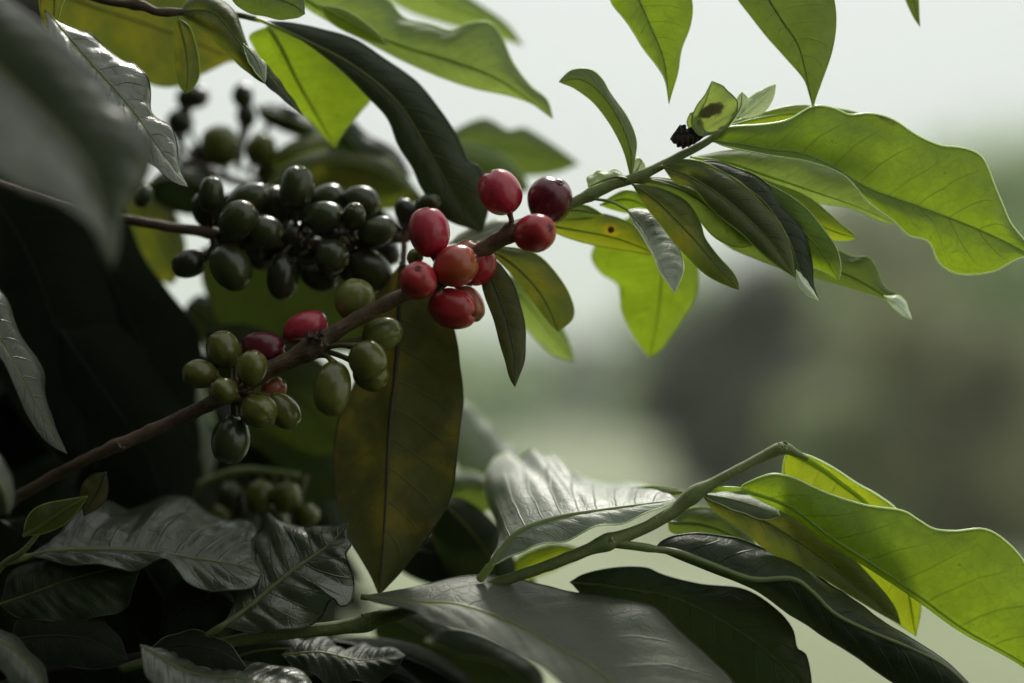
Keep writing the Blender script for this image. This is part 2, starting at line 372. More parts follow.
def berry(parent, x, y, a, b, ang, z, col, tilt=15, sink=None, calyx='calyx', node=None, label=None, point=1):
    """a: semi axis px along ang (deg, image plane, counterclockwise, the calyx end), b: semi axis px across; tilt: calyx turned to the camera"""
    c = P(x, y, z); sc_ = (FOC+z/1000)/FPX
    t = R(tilt); bb = b*sc_
    aa = math.sqrt(max((a*sc_)**2-(bb*math.sin(t))**2, (bb*.6)**2))/max(.35, math.cos(t)); aa = min(aa, bb*1.5); aa = max(aa, bb*.95)
    right = Vector((1, 0, 0)); upv = Vector((0, -sp, cp))
    ax = (right*math.cos(R(ang))+upv*math.sin(R(ang)))*math.cos(t)+TOCAM*math.sin(t)
    ax.normalize(); s1 = ax.orthogonal().normalized(); s2 = ax.cross(s1)
    V = []; F = []; UV = []; ns, nr_ = 28, 20
    sd = x*1.3+y
    V.append(c-ax*aa*.99); UV.append((0, 0))
    for i in range(1, nr_):
        th = math.pi*i/nr_
        for k in range(ns):
            ph = 2*math.pi*k/ns
            rr = bb*math.sin(th)**.94; h = -math.cos(th)*aa
            if i > nr_-4: h -= aa*.02*(i-(nr_-4))                       # flattened calyx end
            gr = 1-.028*math.exp(-(math.sin(ph)/.16)**2)*math.sin(th)     # faint suture
            d = s1*math.cos(ph)+s2*math.sin(ph)
            wob = 1+.07*noise.noise(Vector((math.cos(ph)*1.1+sd, math.sin(ph)*1.1, th*.9)))
            V.append(c+d*rr*gr*wob+ax*h*wob); UV.append((k/ns, i/nr_))
    V.append(c+ax*aa*.93); UV.append((0, 1)); last = len(V)-1
    for k in range(ns): F.append((0, 1+(k+1) % ns, 1+k))
    for i in range(nr_-2):
        for k in range(ns):
            a0 = 1+i*ns+k; a1 = 1+i*ns+(k+1) % ns
            F.append((a0, a1, a1+ns, a0+ns))
    b1 = 1+(nr_-2)*ns
    for k in range(ns): F.append((b1+k, b1+(k+1) % ns, last))
    me = bpy.data.meshes.new('berry')
    Mx = Matrix((s1, s2, ax)).transposed()       # object frame: z along the axis
    inv = Mx.transposed()
    me.from_pydata([tuple(inv @ (v-c)) for v in V], [], F)
    me.materials.append(BM[col])
    for p in me.polygons: p.use_smooth = True
    o = bpy.data.objects.new('berry', me); link(o, parent)
    o.rotation_euler = Mx.to_euler(); o.location = c-ORG[parent.name]; ORG[o.name] = c
    if label: o['label'] = label
    # calyx ring: lathe profile in the berry's frame
    rr = bb*.145; z0 = aa*.905
    prof = [(rr*1.7, z0-.0006), (rr*1.35, z0+.00025), (rr*1.05, z0+.0005), (rr*.75, z0+.0003), (rr*.55, z0-.0002), (rr*.28, z0-.0001), (rr*.2, z0+.0006), (.00001, z0+.0007)]
    cv = []; cf = []
    for i, (pr_, pz) in enumerate(prof):
        for k in range(14):
            ph = 2*math.pi*k/14; w = 1+.14*math.sin(ph*5+sd)*(i < 4)
            cv.append((pr_*w*math.cos(ph), pr_*w*math.sin(ph), pz))
    for i in range(len(prof)-1):
        for k in range(14):
            cf.append((i*14+k, i*14+(k+1) % 14, (i+1)*14+(k+1) % 14, (i+1)*14+k))
    me2 = bpy.data.meshes.new('calyx'); me2.from_pydata(cv, [], cf); me2.materials.append(M[calyx])
    for p in me2.polygons: p.use_smooth = True
    o2 = bpy.data.objects.new('calyx', me2); link(o2, o)
    if node is not None:
        nd = P(*node); st = c-ax*aa*.9
        md = st.lerp(nd, .5)-ax*.0012
        pts = cat_rom([tuple(nd), tuple(md), tuple(st)], 8)
        pts = [inv @ (p-c) for p in pts]
        v, f, u = tube(pts, [.0011, .00095, .0009, .0009, .0009, .001, .0012, .0014], 8)
        me3 = bpy.data.meshes.new('stalk'); me3.from_pydata([tuple(p) for p in v], [], f); me3.materials.append(M['stalk_d' if col in ('dgreen', 'black') else 'stalk'])
        for p in me3.polygons: p.use_smooth = True
        o3 = bpy.data.objects.new('stalk', me3); link(o3, o)
    return o
# ================================================================== branch A : the fruiting branch in focus
A = thing('fruiting_branch', 'brown coffee branch in sharp focus with red and green cherries, crossing diagonally through the middle', 'branch', P(60, 478, 12), 'coffee branches bearing cherries')
stem(A, [(-20, 520, 26, 8), (40, 484, 18, 6), (100, 453, 10, 6.3), (160, 427, 6, 6.8), (215, 401, 3, 7.6), (265, 372, 1, 8.6), (312, 348, 0, 9.5), (345, 326, 0, 8), (385, 304, 0, 7), (418, 287, 2, 7), (450, 270, 3, 8), (482, 250, 2, 8.5), (512, 232, 1, 8.5), (530, 222, 3, 6), (560, 209, 2, 5.2)],
     'bark', 170, 18, .24, nodes=[(120, 446, .2, 7), (235, 391, .4, 13), (314, 347, .4, 11), (440, 276, .3, 14), (385, 304, .15, 5), (512, 231, .3, 8)])
stem(A, [(556, 211, 2, 5.0), (575, 202, 2, 5.2), (592, 194, 2, 5.8), (612, 185, 1, 5.4), (640, 176, 0, 5), (662, 165, 0, 4.5), (682, 155, 0, 4.4), (705, 143, 0, 3.8), (722, 129, 1, 3.2), (734, 113, 1, 2)], 'twig_g', 80, 12, .12, nodes=[(590, 195, .25, 7), (640, 176, .2, 8), (722, 129, .3, 6)], name='shoot', label='green young end of the branch')
NA = [(232, 392, 0), (314, 347, 0), (443, 275, 0), (514, 231, 0)]
for (x, y, a, b, g, z, c, t, k, lab) in [
    (500, 192, 24, 21.5, 115, -1, 'pink', 5, 3, None), (550, 200, 24, 23, 60, 3, 'wine', 35, 3, 'dark wine red cherry'), (535, 233, 21.5, 19.5, 15, -10, 'red', 50, 3, None),
    (429, 232, 25.5, 20.5, 100, -4, 'pink', 5, 2, None), (418, 281, 19, 19, 85, -13, 'red', 48, 2, None), (456, 266, 23.5, 20.5, 20, -8, 'orange', 5, 2, 'orange red ripening cherry'),
    (479, 266, 20, 16.5, 65, 5, 'red', 0, 2, None), (467, 257, 18, 17, 60, 9, 'salmon', 5, 2, 'pink flushed cherry behind an orange red one'), (453, 309, 25, 20.5, -12, -6, 'red', 18, 2, None),
    (469, 304, 20, 15, -60, 6, 'salmon', 10, 2, None), (415, 257, 9, 8, 60, 4, 'lgreen', 20, 2, 'tiny yellow green cherry'),
    (355, 300, 22, 20, 70, 9, 'lgreen', 10, 1, None), (383, 334, 20.5, 16.5, 15, 6, 'lgreen', 0, 1, None), (368, 360, 20, 19.5, -50, -7, 'green', 12, 1, None), (371, 374, 18.5, 17.5, -40, 2, 'green', 0, 1, None),
    (332, 389, 28, 19, -95, -9, 'green', 15, 1, None), (306, 328, 24, 17, 20, 7, 'pink', 0, 1, None), (264, 348, 23, 16, -5, 6, 'wine', 0, 0, None),
    (224, 350, 20, 17.5, 110, 2, 'green', 10, 0, None), (200, 374, 18, 14.5, 170, -1, 'green', 10, 0, None), (252, 368, 18.5, 15, 75, -10, 'green', 12, 0, None),
    (224, 391, 14, 13, 150, -12, 'green', 25, 0, None), (258, 411, 20, 17.5, -15, -8, 'green', 40, 0, None), (283, 411, 21, 15.5, -50, 0, 'green', 5, 0, None),
    (274, 390, 14, 12, 40, 6, 'salmon', 5, 0, 'half hidden salmon pink cherry'), (231, 440, 24.5, 19.5, -95, -3, 'dgreen', 15, 0, 'dark green shaded cherry, lowest of all')]:
    nd = NA[k]; dx, dy = x-nd[0], y-nd[1]; r_ = math.hypot(dx, dy) or 1; q = min(9, r_*.3)
    berry(A, x, y, a, b, g, z, c, t, node=(nd[0]+dx/r_*q, nd[1]+dy/r_*q, 0), calyx='calyx_d' if c in ('wine', 'red', 'orange', 'black') else 'calyx', label=lab)
# crusty stipules on the nodes
def crumbs(parent, cx, cy, z, n, spread, r, mat, name='stipule'):
    V = []; F = []
    for i in range(n):
        c = P(cx+random.uniform(-spread, spread), cy+random.uniform(-spread, spread)*.7, z+random.uniform(-2, 1))
        rr = r*random.uniform(.5, 1.2)*MM; b = len(V)
        for (dx, dy, dz) in [(1, 0, 0), (-1, 0, 0), (0, 1, 0), (0, -1, 0), (0, 0, 1.6), (0, 0, -1)]:
            V.append(c+Vector((dx+random.uniform(-.4, .4), dy+random.uniform(-.4, .4), dz+random.uniform(-.4, .8)))*rr)
        F += [(b+i_, b+j_, b+k_) for (i_, j_, k_) in [(0, 2, 4), (2, 1, 4), (1, 3, 4), (3, 0, 4), (2, 0, 5), (1, 2, 5), (3, 1, 5), (0, 3, 5)]]
    return mesh_obj(name, V, F, [M[mat]], parent, V[0].copy(), smooth=False)
crumbs(A, 314, 338, -4, 16, 7, 3.2, 'bark_d'); crumbs(A, 325, 344, -4, 8, 4, 2.2, 'bark'); crumbs(A, 513, 238, -2, 7, 5, 2.2, 'bark_d'); crumbs(A, 240, 398, -2, 8, 8, 2.4, 'bark_d')
# leaves of the branch tip
leaf(A, 'bright', [(712, 141), (740, 144), (768, 149), (800, 153), (830, 165), (868, 188), (918, 206), (968, 225), (1008, 243), (1042, 262)],
     [(716, 133), (729, 127), (768, 124.5), (790, 119.5), (812, 107), (832, 107), (850, 114), (870, 113), (890, 119), (915, 135), (940, 145), (962, 147), (980, 154), (989, 170), (998, 195), (1010, 222), (1024, 240)],
     [(728, 147), (768, 155), (800, 160), (828, 168), (848, 179), (868, 201), (893, 221), (908, 236), (928, 242), (940, 263), (960, 274), (992, 272), (1013, 261), (1026, 257)],
     z=(0, -4), eL=5, eR=-3, camber=1.5, quilt=.35, ruffle=.35, ribr=.4, edge=.33, pet=[(676, 158, 0), (695, 149, 0)], label='large bright lime green leaf reaching to the right edge', n=90, m=16)
leaf(A, 'lime', [(722, 128), (760, 118), (800, 113), (840, 116), (880, 130)], [(735, 121), (765, 112), (790, 106), (812, 105.5), (850, 110.5), (866, 118)], [(760, 130), (800, 130), (850, 135)], z=(4, 14), eL=2, eR=2, label='pale leaf peeping over the large bright leaf')
leaf(A, 'soft', [(690, 157), (730, 163), (768, 176), (815, 192), (860, 208), (896, 224)], [(730, 150), (770, 150), (815, 160), (860, 180), (885, 205)], [(725, 176), (765, 196), (812, 203), (850, 208), (880, 221)],
     z=(6, 14), eL=6, eR=3, quilt=.5, label='soft pale green leaf under the large bright one', edge=.15)
leaf(A, 'lime', [(696, 163), (745, 182), (795, 212), (828, 229), (856, 238)], [(740, 172), (785, 187), (815, 202), (838, 222), (853, 233)], [(740, 195), (790, 226), (825, 238), (845, 241)], z=(4, 8), eL=3, eR=2, label='narrow lime leaf with a pointed tip', edge=.15)
leaf(A, 'mid', [(690, 190), (745, 232), (800, 258), (850, 276), (890, 300), (912, 319)], [(760, 205), (815, 235), (850, 256), (866, 257), (876, 268), (884, 286), (903, 298)], [(720, 240), (760, 260), (813, 277), (858, 290), (886, 300), (903, 316)],
     z=(16, 12), eL=3, eR=1, label='dark green leaf with white glare painted at its wet tip', edge=.15)
leaf(A, 'bright', [(686, 168), (735, 180), (785, 214), (818, 248), (839, 281)], [(735, 168), (769, 184), (805, 207), (825, 231), (837, 250), (841, 268)], [(720, 205), (765, 240), (800, 262), (825, 272)], z=(3, 0), eL=3, eR=3, label='bright leaf with a dark vein and drooping point')
leaf(A, 'dark', [(690, 164), (722, 174), (762, 200), (788, 238), (800, 272), (819, 300)], [(714, 161), (747, 172), (769, 187), (786, 207), (804, 231), (812, 258), (813, 283)], [(705, 185), (745, 215), (775, 245), (791, 270), (803, 292)], z=(0, -4), eL=5, eR=-1, label='blackish glossy leaf with white glare painted at its wet tip')
leaf(A, 'olive', [(662, 166), (692, 178), (730, 203), (768, 240), (795, 278)], [(681, 160), (705, 163), (730, 175), (757, 199), (778, 221), (791, 250)], [(675, 182), (692, 188), (712, 209), (746, 238), (772, 262)], z=(-2, -8), eL=3, eR=-1, camber=1.8,
     pet=[(640, 176, 0)], label='olive leaf curving down in front of the darker ones')
leaf(A, 'mid', [(628, 182), (655, 181), (690, 194), (725, 220), (758, 245)], [(650, 177), (690, 185), (730, 210), (752, 234)], [(655, 188), (688, 208), (711, 234), (735, 247)], z=(-1, 0), eL=3, eR=1, label='narrow green leaf below the twig')
leaf(A, 'olive', [(632, 184), (656, 200), (688, 232), (716, 264), (739, 290)], [(660, 188), (685, 200), (700, 222), (705, 238), (716, 254), (731, 270), (738, 282)], [(645, 205), (664, 229), (686, 256), (710, 277), (730, 287)], z=(-3, -7), eL=3, eR=1, camber=1.6, label='mottled yellowish leaf with a yellow tip')
leaf(A, 'wax', [(627, 210), (643, 229), (656, 256), (666, 276), (675, 294)], [(640, 208), (655, 214), (670, 232), (683, 256), (682, 274)], [(634, 224), (648, 246), (659, 270), (668, 284)], z=(6, -16), eL=10, eR=-2, quilt=.5, pet=[(594, 199, 0), (612, 202, -3)], label='small wet leaf, its white shine partly painted')
leaf(A, 'spot', [(540, 224), (575, 230), (615, 238), (660, 255)], [(565, 214), (605, 214), (632, 225), (648, 241)], [(565, 237), (598, 246), (630, 251), (650, 255)], z=(10, 16), eL=2, eR=2, label='yellow green leaf with a brown spot', edge=.15)
leaf(A, 'bright', [(600, 205), (622, 199), (640, 203), (655, 215)], [(612, 196), (628, 190), (648, 198)], [(615, 210), (635, 214)], z=(12, 16), eL=1, eR=1)
leaf(A, 'mid', [(545, 214), (575, 210), (604, 215)], [(560, 205), (585, 205)], [(560, 219), (585, 219)], z=(9, 12), eL=1, eR=1)
leaf(A, 'mid', [(631, 180), (631, 150), (618, 117), (600, 92), (580, 79), (559, 82)], [(626, 158), (620, 142), (608, 121), (594, 103), (576, 89), (564, 84)], [(635, 158), (636, 140), (627, 117), (611, 95), (602, 79), (590, 69.5), (573, 70), (563, 77)],
     z=(0, 6), eL=2, eR=4, quilt=.15, ruffle=.15, camber=.8, label='curved upright leaf arching over to the left')
leaf(A, 'dead', [(722, 131), (706, 132), (698, 118), (706, 100), (712, 81)], [(738, 112), (735, 98), (724, 87)], [(700, 136), (692, 124), (694, 110), (704, 96)], z=(-2, -5), eL=3, eR=-2, quilt=.25, lump=.7, edge=.2, n=50, label='curled yellow withered leaf with dark spots', ribr=.3, tile=1)
leaf(A, 'char', [(705, 136), (694, 134), (684, 136), (670, 139)], [(696, 126), (688, 130), (680, 126), (676, 131)], [(692, 145), (682, 148), (675, 144)], z=(-3, -5), eL=2, eR=1, quilt=.8, ruffle=2.6, nr=7.3, n=60, m=10, lump=2.2, edge=.2, ribr=.25, label='blackened shrivelled leaf remnant')
leaf(A, 'dead', [(706, 136), (697, 124), (690, 113)], [(702, 118), (696, 112)], [(692, 134), (687, 122)], z=(-3, -5), eL=2, eR=2, n=20, m=6, ribr=.2, edge=.15)
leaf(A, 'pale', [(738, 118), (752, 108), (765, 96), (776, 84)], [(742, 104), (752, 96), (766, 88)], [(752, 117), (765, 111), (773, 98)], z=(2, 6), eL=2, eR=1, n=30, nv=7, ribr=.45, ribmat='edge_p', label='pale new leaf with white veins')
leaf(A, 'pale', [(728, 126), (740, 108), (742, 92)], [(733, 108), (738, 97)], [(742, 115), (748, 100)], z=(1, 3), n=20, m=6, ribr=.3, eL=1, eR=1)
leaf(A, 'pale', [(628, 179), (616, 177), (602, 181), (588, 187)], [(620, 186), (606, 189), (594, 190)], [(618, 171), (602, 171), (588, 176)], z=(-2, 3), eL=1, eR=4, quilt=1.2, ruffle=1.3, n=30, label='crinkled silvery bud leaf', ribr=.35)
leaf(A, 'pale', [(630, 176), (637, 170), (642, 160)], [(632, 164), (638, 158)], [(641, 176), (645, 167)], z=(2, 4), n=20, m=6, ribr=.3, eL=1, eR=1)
leaf(A, 'brown', [(484, 256), (492, 280), (506, 318), (514, 355), (515, 387)], [(482, 285), (492, 315), (503, 353), (510, 378)], [(500, 264), (516, 290), (524, 322), (525.5, 354), (519, 376)], z=(6, 0), eL=0, eR=4, camber=2, quilt=.5, label='narrow brownish leaf hanging below the cherries')
leaf(A, 'olive', [(484, 247), (510, 262), (534, 285), (549, 308), (558, 332)], [(510, 247), (532, 252), (552, 268), (571, 298), (573, 317)], [(500, 262), (515, 278), (532, 300), (549, 323)], z=(8, 14), eL=3, eR=1, camber=1.5, label='olive leaf hanging to the right of the cherries')
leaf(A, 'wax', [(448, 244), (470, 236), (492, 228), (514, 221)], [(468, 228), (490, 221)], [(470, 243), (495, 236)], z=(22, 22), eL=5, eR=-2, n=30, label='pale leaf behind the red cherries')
leaf(A, 'white', [(884, 296), (892, 300), (902, 308), (912, 320)], [(892, 296), (902, 297), (908, 308)], [(890, 304), (902, 315)], z=(9, 8), eL=3, eR=0, n=20, m=6, ribr=.2, label='curled tip of the dark green leaf, glare painted white', name='leaf_tip_glare')
leaf(A, 'white', [(796, 270), (802, 282), (811, 292), (819, 301)], [(801, 274), (810, 286)], [(797, 282), (806, 294)], z=(-5, -6), eL=2, eR=0, n=20, m=6, ribr=.2, label='wet tip of the blackish leaf, glare painted white', name='leaf_tip_glare')
# blurred leaf behind
leaf(A, 'bright', [(660, 205), (662, 250), (660, 300), (650, 358)], [(615, 225), (592, 252), (600, 272), (618, 285), (621, 310), (631, 332), (643, 350)], [(690, 225), (698, 262), (697, 292), (682, 320), (664, 346)], z=(30, 38), eL=6, eR=6, quilt=.7, ribr=.5, label='blurred bright leaf hanging behind the twig')
leaf(A, 'soft', [(492, 268), (520, 296), (545, 325), (574, 362)], [(515, 278), (545, 300), (568, 338)], [(496, 295), (520, 322), (550, 352)], z=(34, 50), eL=3, eR=3)
# ================================================================== branch B : dark green cherries behind
B = thing('fruiting_branch', 'coffee branch with a dense cluster of dark green cherries, left of the red ones', 'branch', P(-40, 176, 26), 'coffee branches bearing cherries')
stem(B, [(-40, 172, 30, 5), (20, 190, 28, 5), (75, 208, 26, 5), (120, 218, 24, 5.4), (165, 226, 22, 5.4), (210, 233, 21, 5.6), (245, 240, 22, 6), (290, 243, 24, 6), (340, 245, 24, 5.6), (385, 240, 24, 5), (408, 236, 24, 4), (440, 225, 26, 3)], 'bark', 120, 12, .15, nodes=[(215, 234, .25, 12), (300, 243, .3, 16), (360, 244, .3, 14), (405, 236, .5, 9)])
NB = [(215, 234), (258, 240), (300, 243), (350, 244), (402, 237)]
for (x, y, a, b, g, z, c, t) in [
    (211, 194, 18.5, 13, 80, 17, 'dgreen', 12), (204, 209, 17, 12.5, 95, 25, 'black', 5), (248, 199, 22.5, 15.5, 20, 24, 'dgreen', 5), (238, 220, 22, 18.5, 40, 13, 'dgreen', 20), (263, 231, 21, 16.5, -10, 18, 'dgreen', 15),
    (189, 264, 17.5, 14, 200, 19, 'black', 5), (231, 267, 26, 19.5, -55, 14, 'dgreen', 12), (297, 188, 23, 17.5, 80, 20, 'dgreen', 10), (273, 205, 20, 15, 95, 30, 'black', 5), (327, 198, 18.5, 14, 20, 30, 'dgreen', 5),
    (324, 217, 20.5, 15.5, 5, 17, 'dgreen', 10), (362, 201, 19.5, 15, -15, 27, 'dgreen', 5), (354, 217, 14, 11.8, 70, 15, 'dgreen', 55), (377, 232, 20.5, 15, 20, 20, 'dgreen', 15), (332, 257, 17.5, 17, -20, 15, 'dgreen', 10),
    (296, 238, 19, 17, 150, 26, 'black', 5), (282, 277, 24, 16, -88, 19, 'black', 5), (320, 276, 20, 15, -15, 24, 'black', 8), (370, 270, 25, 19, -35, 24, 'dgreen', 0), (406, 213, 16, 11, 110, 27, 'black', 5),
    (428, 204, 14.5, 10.5, 15, 18, 'dgreen', 40), (446, 196, 16.5, 13.5, 60, 30, 'green', 5), (346, 240, 16, 14, 10, 28, 'black', 5), (349, 268, 15, 13, -60, 32, 'black', 5), (302, 216, 17, 14, 60, 34, 'black', 5), (284, 250, 18, 14, -70, 32, 'black', 5), (258, 254, 17, 13, -60, 32, 'black', 5), (312, 250, 16, 14, 0, 34, 'black', 5), (338, 228, 15, 12, 40, 32, 'black', 5), (386, 252, 16, 13, -40, 34, 'black', 5), (226, 240, 15, 12, 30, 32, 'black', 5)]:  # last blackish berries added to paint the dark gaps between cherries
    nd = min(NB, key=lambda q: (q[0]-x)**2+(q[1]-y)**2)
    berry(B, x, y, a, b, g, z, c, t, node=(nd[0], nd[1], 23))
crumbs(B, 350, 243, 14, 10, 10, 2.6, 'stalk'); crumbs(B, 305, 240, 16, 10, 12, 2.6, 'calyx_d')
stem(B, [(404, 236, 24, 3.2), (404, 250, 22, 3.2), (403, 266, 20, 3.0)], 'bark', 12, 10, .1, name='twig')
leaf(B, 'brown', [(402, 262), (399, 310), (396, 366), (389, 432), (386, 498), (382, 560), (379, 595)], [(375, 300), (362, 345), (352, 388), (339, 427), (333, 467), (340, 511), (354, 546), (370, 574)], [(432, 285), (455, 330), (461, 379), (460, 432), (453, 489), (434, 528), (408, 564), (388, 586)],
     z=(20, 8), eL=6, eR=-3, camber=-1.6, quilt=.5, ruffle=.9, lump=.6, ribr=.9, label='long olive brown leaf hanging straight down', n=80, m=14, edge=.25)
# ================================================================== branch C : blurred cluster at the top left
Cb = thing('fruiting_branch', 'blurred coffee branch with a few green cherries against the sky at upper left', 'branch', P(150, 150, 90), 'coffee branches bearing cherries')
stem(Cb, [(90, 130, 95, 4.5), (150, 150, 88, 5), (200, 168, 82, 5.5), (250, 184, 80, 5), (300, 178, 84, 4), (330, 168, 90, 3.5)], 'bark', 40, 10, .1)
stem(Cb, [(178, 160, 85, 4), (186, 120, 86, 4), (195, 85, 88, 3), (190, 40, 90, 3)], 'bark_d', 30, 10, .1, name='twig')
for (x, y, a, b, g, z, c) in [(221, 146, 22, 19, 100, 74, 'green'), (261, 149, 17, 15, 60, 74, 'green'), (243, 96, 13, 11, 90, 84, 'black'), (246, 116, 13, 10, 90, 86, 'black'), (193, 97, 17, 12, 0, 86, 'black'), (286, 116, 17, 11, 0, 86, 'black'),
                              (198, 182, 17, 12, 30, 84, 'black'), (268, 172, 13, 10, 20, 80, 'green'), (180, 122, 14, 13, 20, 86, 'black'), (293, 158, 15, 11, 30, 84, 'green'), (143, 196, 12, 10, 60, 36, 'dgreen'), (200, 155, 12, 12, 30, 90, 'black')]:
    berry(Cb, x, y, a, b, g, z, c, 10, node=(x*.5+115, 170, 82) if z > 50 else None)
# ================================================================== branch D : blurred cluster at the lower left
D = thing('fruiting_branch', 'blurred coffee branch with cherries catching the light, low at the left behind the crumpled leaf', 'branch', P(180, 500, 55), 'coffee branches bearing cherries')
stem(D, [(150, 560, 66, 4.5), (190, 497, 58, 5), (215, 478, 55, 5), (250, 470, 55, 4.5), (300, 476, 58, 4)], 'twig_g', 40, 10, .1)
for (x, y, a, b, g, z, c) in [(232, 497, 17, 14, 110, 52, 'dgreen'), (260, 497, 18, 15, 90, 46, 'green'), (286, 497, 17, 14, 80, 44, 'green'), (306, 516, 14, 12, 40, 46, 'green'), (222, 516, 13, 12, 120, 50, 'green'), (275, 522, 17, 14, -80, 52, 'green'), (245, 520, 16, 13, 90, 54, 'dgreen')]:
    berry(D, x, y, a, b, g, z, c, 10, node=(x, 476, 56))
# ================================================================== branch E : leafy twig at the top left
E = thing('leafy_branch', 'thin twig across the top left corner with translucent green leaves', 'branch', P(60, -20, 10), 'leafy coffee twigs')
stem(E, [(40, -30, 14, 4), (85, -6, 12, 4), (112, 2, 10, 4), (140, 5, 8, 4.6), (158, 12, 8, 4), (176, 12, 8, 4), (205, 12, 10, 3), (232, 14, 12, 3), (256, 19, 14, 3)], 'bark', 60, 12, .15, nodes=[(137, 4, .4, 8), (168, 12, .2, 8)])
leaf(E, 'dark', [(262, 21), (300, 38), (350, 64), (395, 100), (425, 145), (452, 192), (482, 232)], [(294, 23.5), (323, 29), (352, 39), (378, 55), (414, 79), (436, 106), (456, 135), (468, 160), (481, 170), (488, 205)], [(285, 30), (311, 46), (340, 69), (369, 97), (388, 119), (398, 145), (413, 168), (423, 190), (445, 218)],
     z=(14, 22), eL=4, eR=0, camber=1.6, quilt=.3, pet=[(232, 14, 12)], label='long dark leaf arching down to the red cherries', n=80, m=14, edge=.3, ribr=.6)
leaf(E, 'bright', [(268, 26), (280, 45), (293, 72), (308, 100), (336, 149)], [(250, 35), (254, 48), (262, 66), (285, 97), (311, 122), (331, 144)], [(310, 32), (345, 60), (372, 92), (360, 113), (346, 129), (338, 142)], z=(24, 34), eL=3, eR=4, label='short bright green leaf below the dark one', ribr=.7, edge=.15, ribmat='rib_d')
leaf(E, 'soft', [(286, -12), (345, 22), (400, 45), (450, 60), (500, 80), (553, 119)], [(340, -22), (385, -2), (404, 16), (430, 23.5), (452, 31), (468, 24), (488, 22), (501, 34), (514, 64), (530, 86), (547, 100)], [(307, 8), (343, 29), (381, 49), (410, 64), (439, 77), (475, 88), (514, 97), (537, 106)],
     z=(26, 26), eL=6, eR=2, camber=1.6, quilt=.5, ruffle=.5, label='wide light green leaf reaching right against the sky', n=80, m=14, edge=.3, ribr=.6)
leaf(E, 'soft', [(380, -40), (430, -5), (478, 18), (524, 46)], [(420, -40), (470, -2), (505, 22)], [(390, 0), (440, 22), (480, 32)], z=(60, 70), eL=3, eR=3)
leaf(E, 'olive', [(180, 12), (212, 12), (236, 38), (252, 62), (265, 84)], [(188, 0), (205, -6), (222, -1), (234, 12), (243, 33), (250, 52), (262, 72)], [(190, 23), (212, 38), (230, 56), (254, 77)], z=(8, 2), eL=6, eR=0, label='olive leaf arching over at the top left', camber=1.8)
leaf(E, 'wax', [(243, 44), (254, 56), (260, 68), (265, 83)], [(253, 50), (264, 62), (266, 72)], [(246, 56), (254, 70)], z=(0, 2), eL=4, eR=-1, n=26, m=7, ribr=.25)
leaf(E, 'dark', [(258, 58), (270, 76), (284, 94), (304, 116)], [(266, 64), (281, 83), (296, 104)], [(262, 78), (276, 93), (292, 106)], z=(6, 12), eL=3, eR=-2, n=30, m=7, ribr=.3)
leaf(E, 'olive', [(178, 18), (185, 45), (188, 70), (186, 94)], [(174, 30), (175, 62), (179, 84)], [(190, 28), (198, 55), (199, 76), (193, 88)], z=(8, 8), eL=1, eR=2, label='small olive leaf hanging from the twig', n=40)
leaf(E, 'olive', [(30, -20), (90, 5), (150, 25), (195, 42), (240, 62)], [(70, -50), (130, -45), (190, -25), (226, 10), (240, 40)], [(50, 12), (92, 44), (125, 66), (150, 84), (176, 86), (203, 74), (228, 62)], z=(40, 46), eL=4, eR=4, label='broad olive yellow leaf lit from behind, out of focus', ribr=.6, n=60)
leaf(E, 'lime', [(320, 5), (345, 20), (365, 30), (388, 46)], [(345, 10), (372, 28)], [(330, 22), (360, 38)], z=(20, 22), n=26, m=6, eL=1, eR=1, ribr=.3)
leaf(E, 'mid', [(225, -14), (262, -6), (292, 4), (305, 14)], [(262, -20), (300, -8)], [(240, 8), (272, 18), (295, 18)], z=(2, 0), n=40, eL=3, eR=0, label='small leaf at the top edge')
leaf(E, 'olive', [(48, -18), (54, 0), (54, 14), (50, 33)], [(40, -10), (40, 8), (43, 24)], [(66, -10), (62, 6), (57, 22)], z=(-6, -4), n=30, m=7, eL=1, eR=1, label='narrow olive leaf pointing down in the corner')
# ================================================================== branch F : green twig of the lower right
Fb = thing('leafy_branch', 'green leafy twig rising from the bottom centre to the right', 'branch', P(190, 650, 2), 'leafy coffee twigs')
stem(Fb, [(120, 668, 8, 6), (215, 645, 4, 6), (280, 634, 2, 6.5), (335, 628, 0, 7), (365, 623, 0, 8), (400, 612, 2, 7), (440, 599, 4, 6), (505, 580, 2, 5.5), (555, 563, 0, 5.8), (590, 549, 0, 6.4), (608, 542, 0, 7.5), (640, 530, 0, 6), (671, 513, 0, 6.5), (694, 494, 0, 7.5), (715, 482, 0, 5.5), (745, 466, 0, 5), (770, 453, 0, 5.5), (784, 448, 0, 5.6), (796, 453, 1, 3.6), (808, 459, 2, 2.2)],
     'twig_g', 160, 14, .10, nodes=[(365, 623, .2, 10), (606, 542, .25, 9), (694, 494, .15, 10), (784, 449, .2, 7)])
crumbs(Fb, 612, 541, -5, 7, 3, 1.8, 'twig_g'); crumbs(Fb, 784, 447, -4, 7, 5, 2, 'twig_g'); crumbs(Fb, 368, 618, -5, 6, 6, 2, 'twig_g')
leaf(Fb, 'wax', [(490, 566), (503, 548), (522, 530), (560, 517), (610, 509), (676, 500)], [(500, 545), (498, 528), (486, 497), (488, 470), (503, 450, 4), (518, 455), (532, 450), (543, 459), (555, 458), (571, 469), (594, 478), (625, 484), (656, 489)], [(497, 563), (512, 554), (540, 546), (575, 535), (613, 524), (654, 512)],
     z=(-4, 4), eL=52, eR=-6, camber=1.0, quilt=.65, ruffle=.9, nv=9, label='waxy leaf in the middle, its silvery white sheen partly painted', n=90, m=18, pet=[(480, 579, 0)], ribr=1.1, edge=.3)
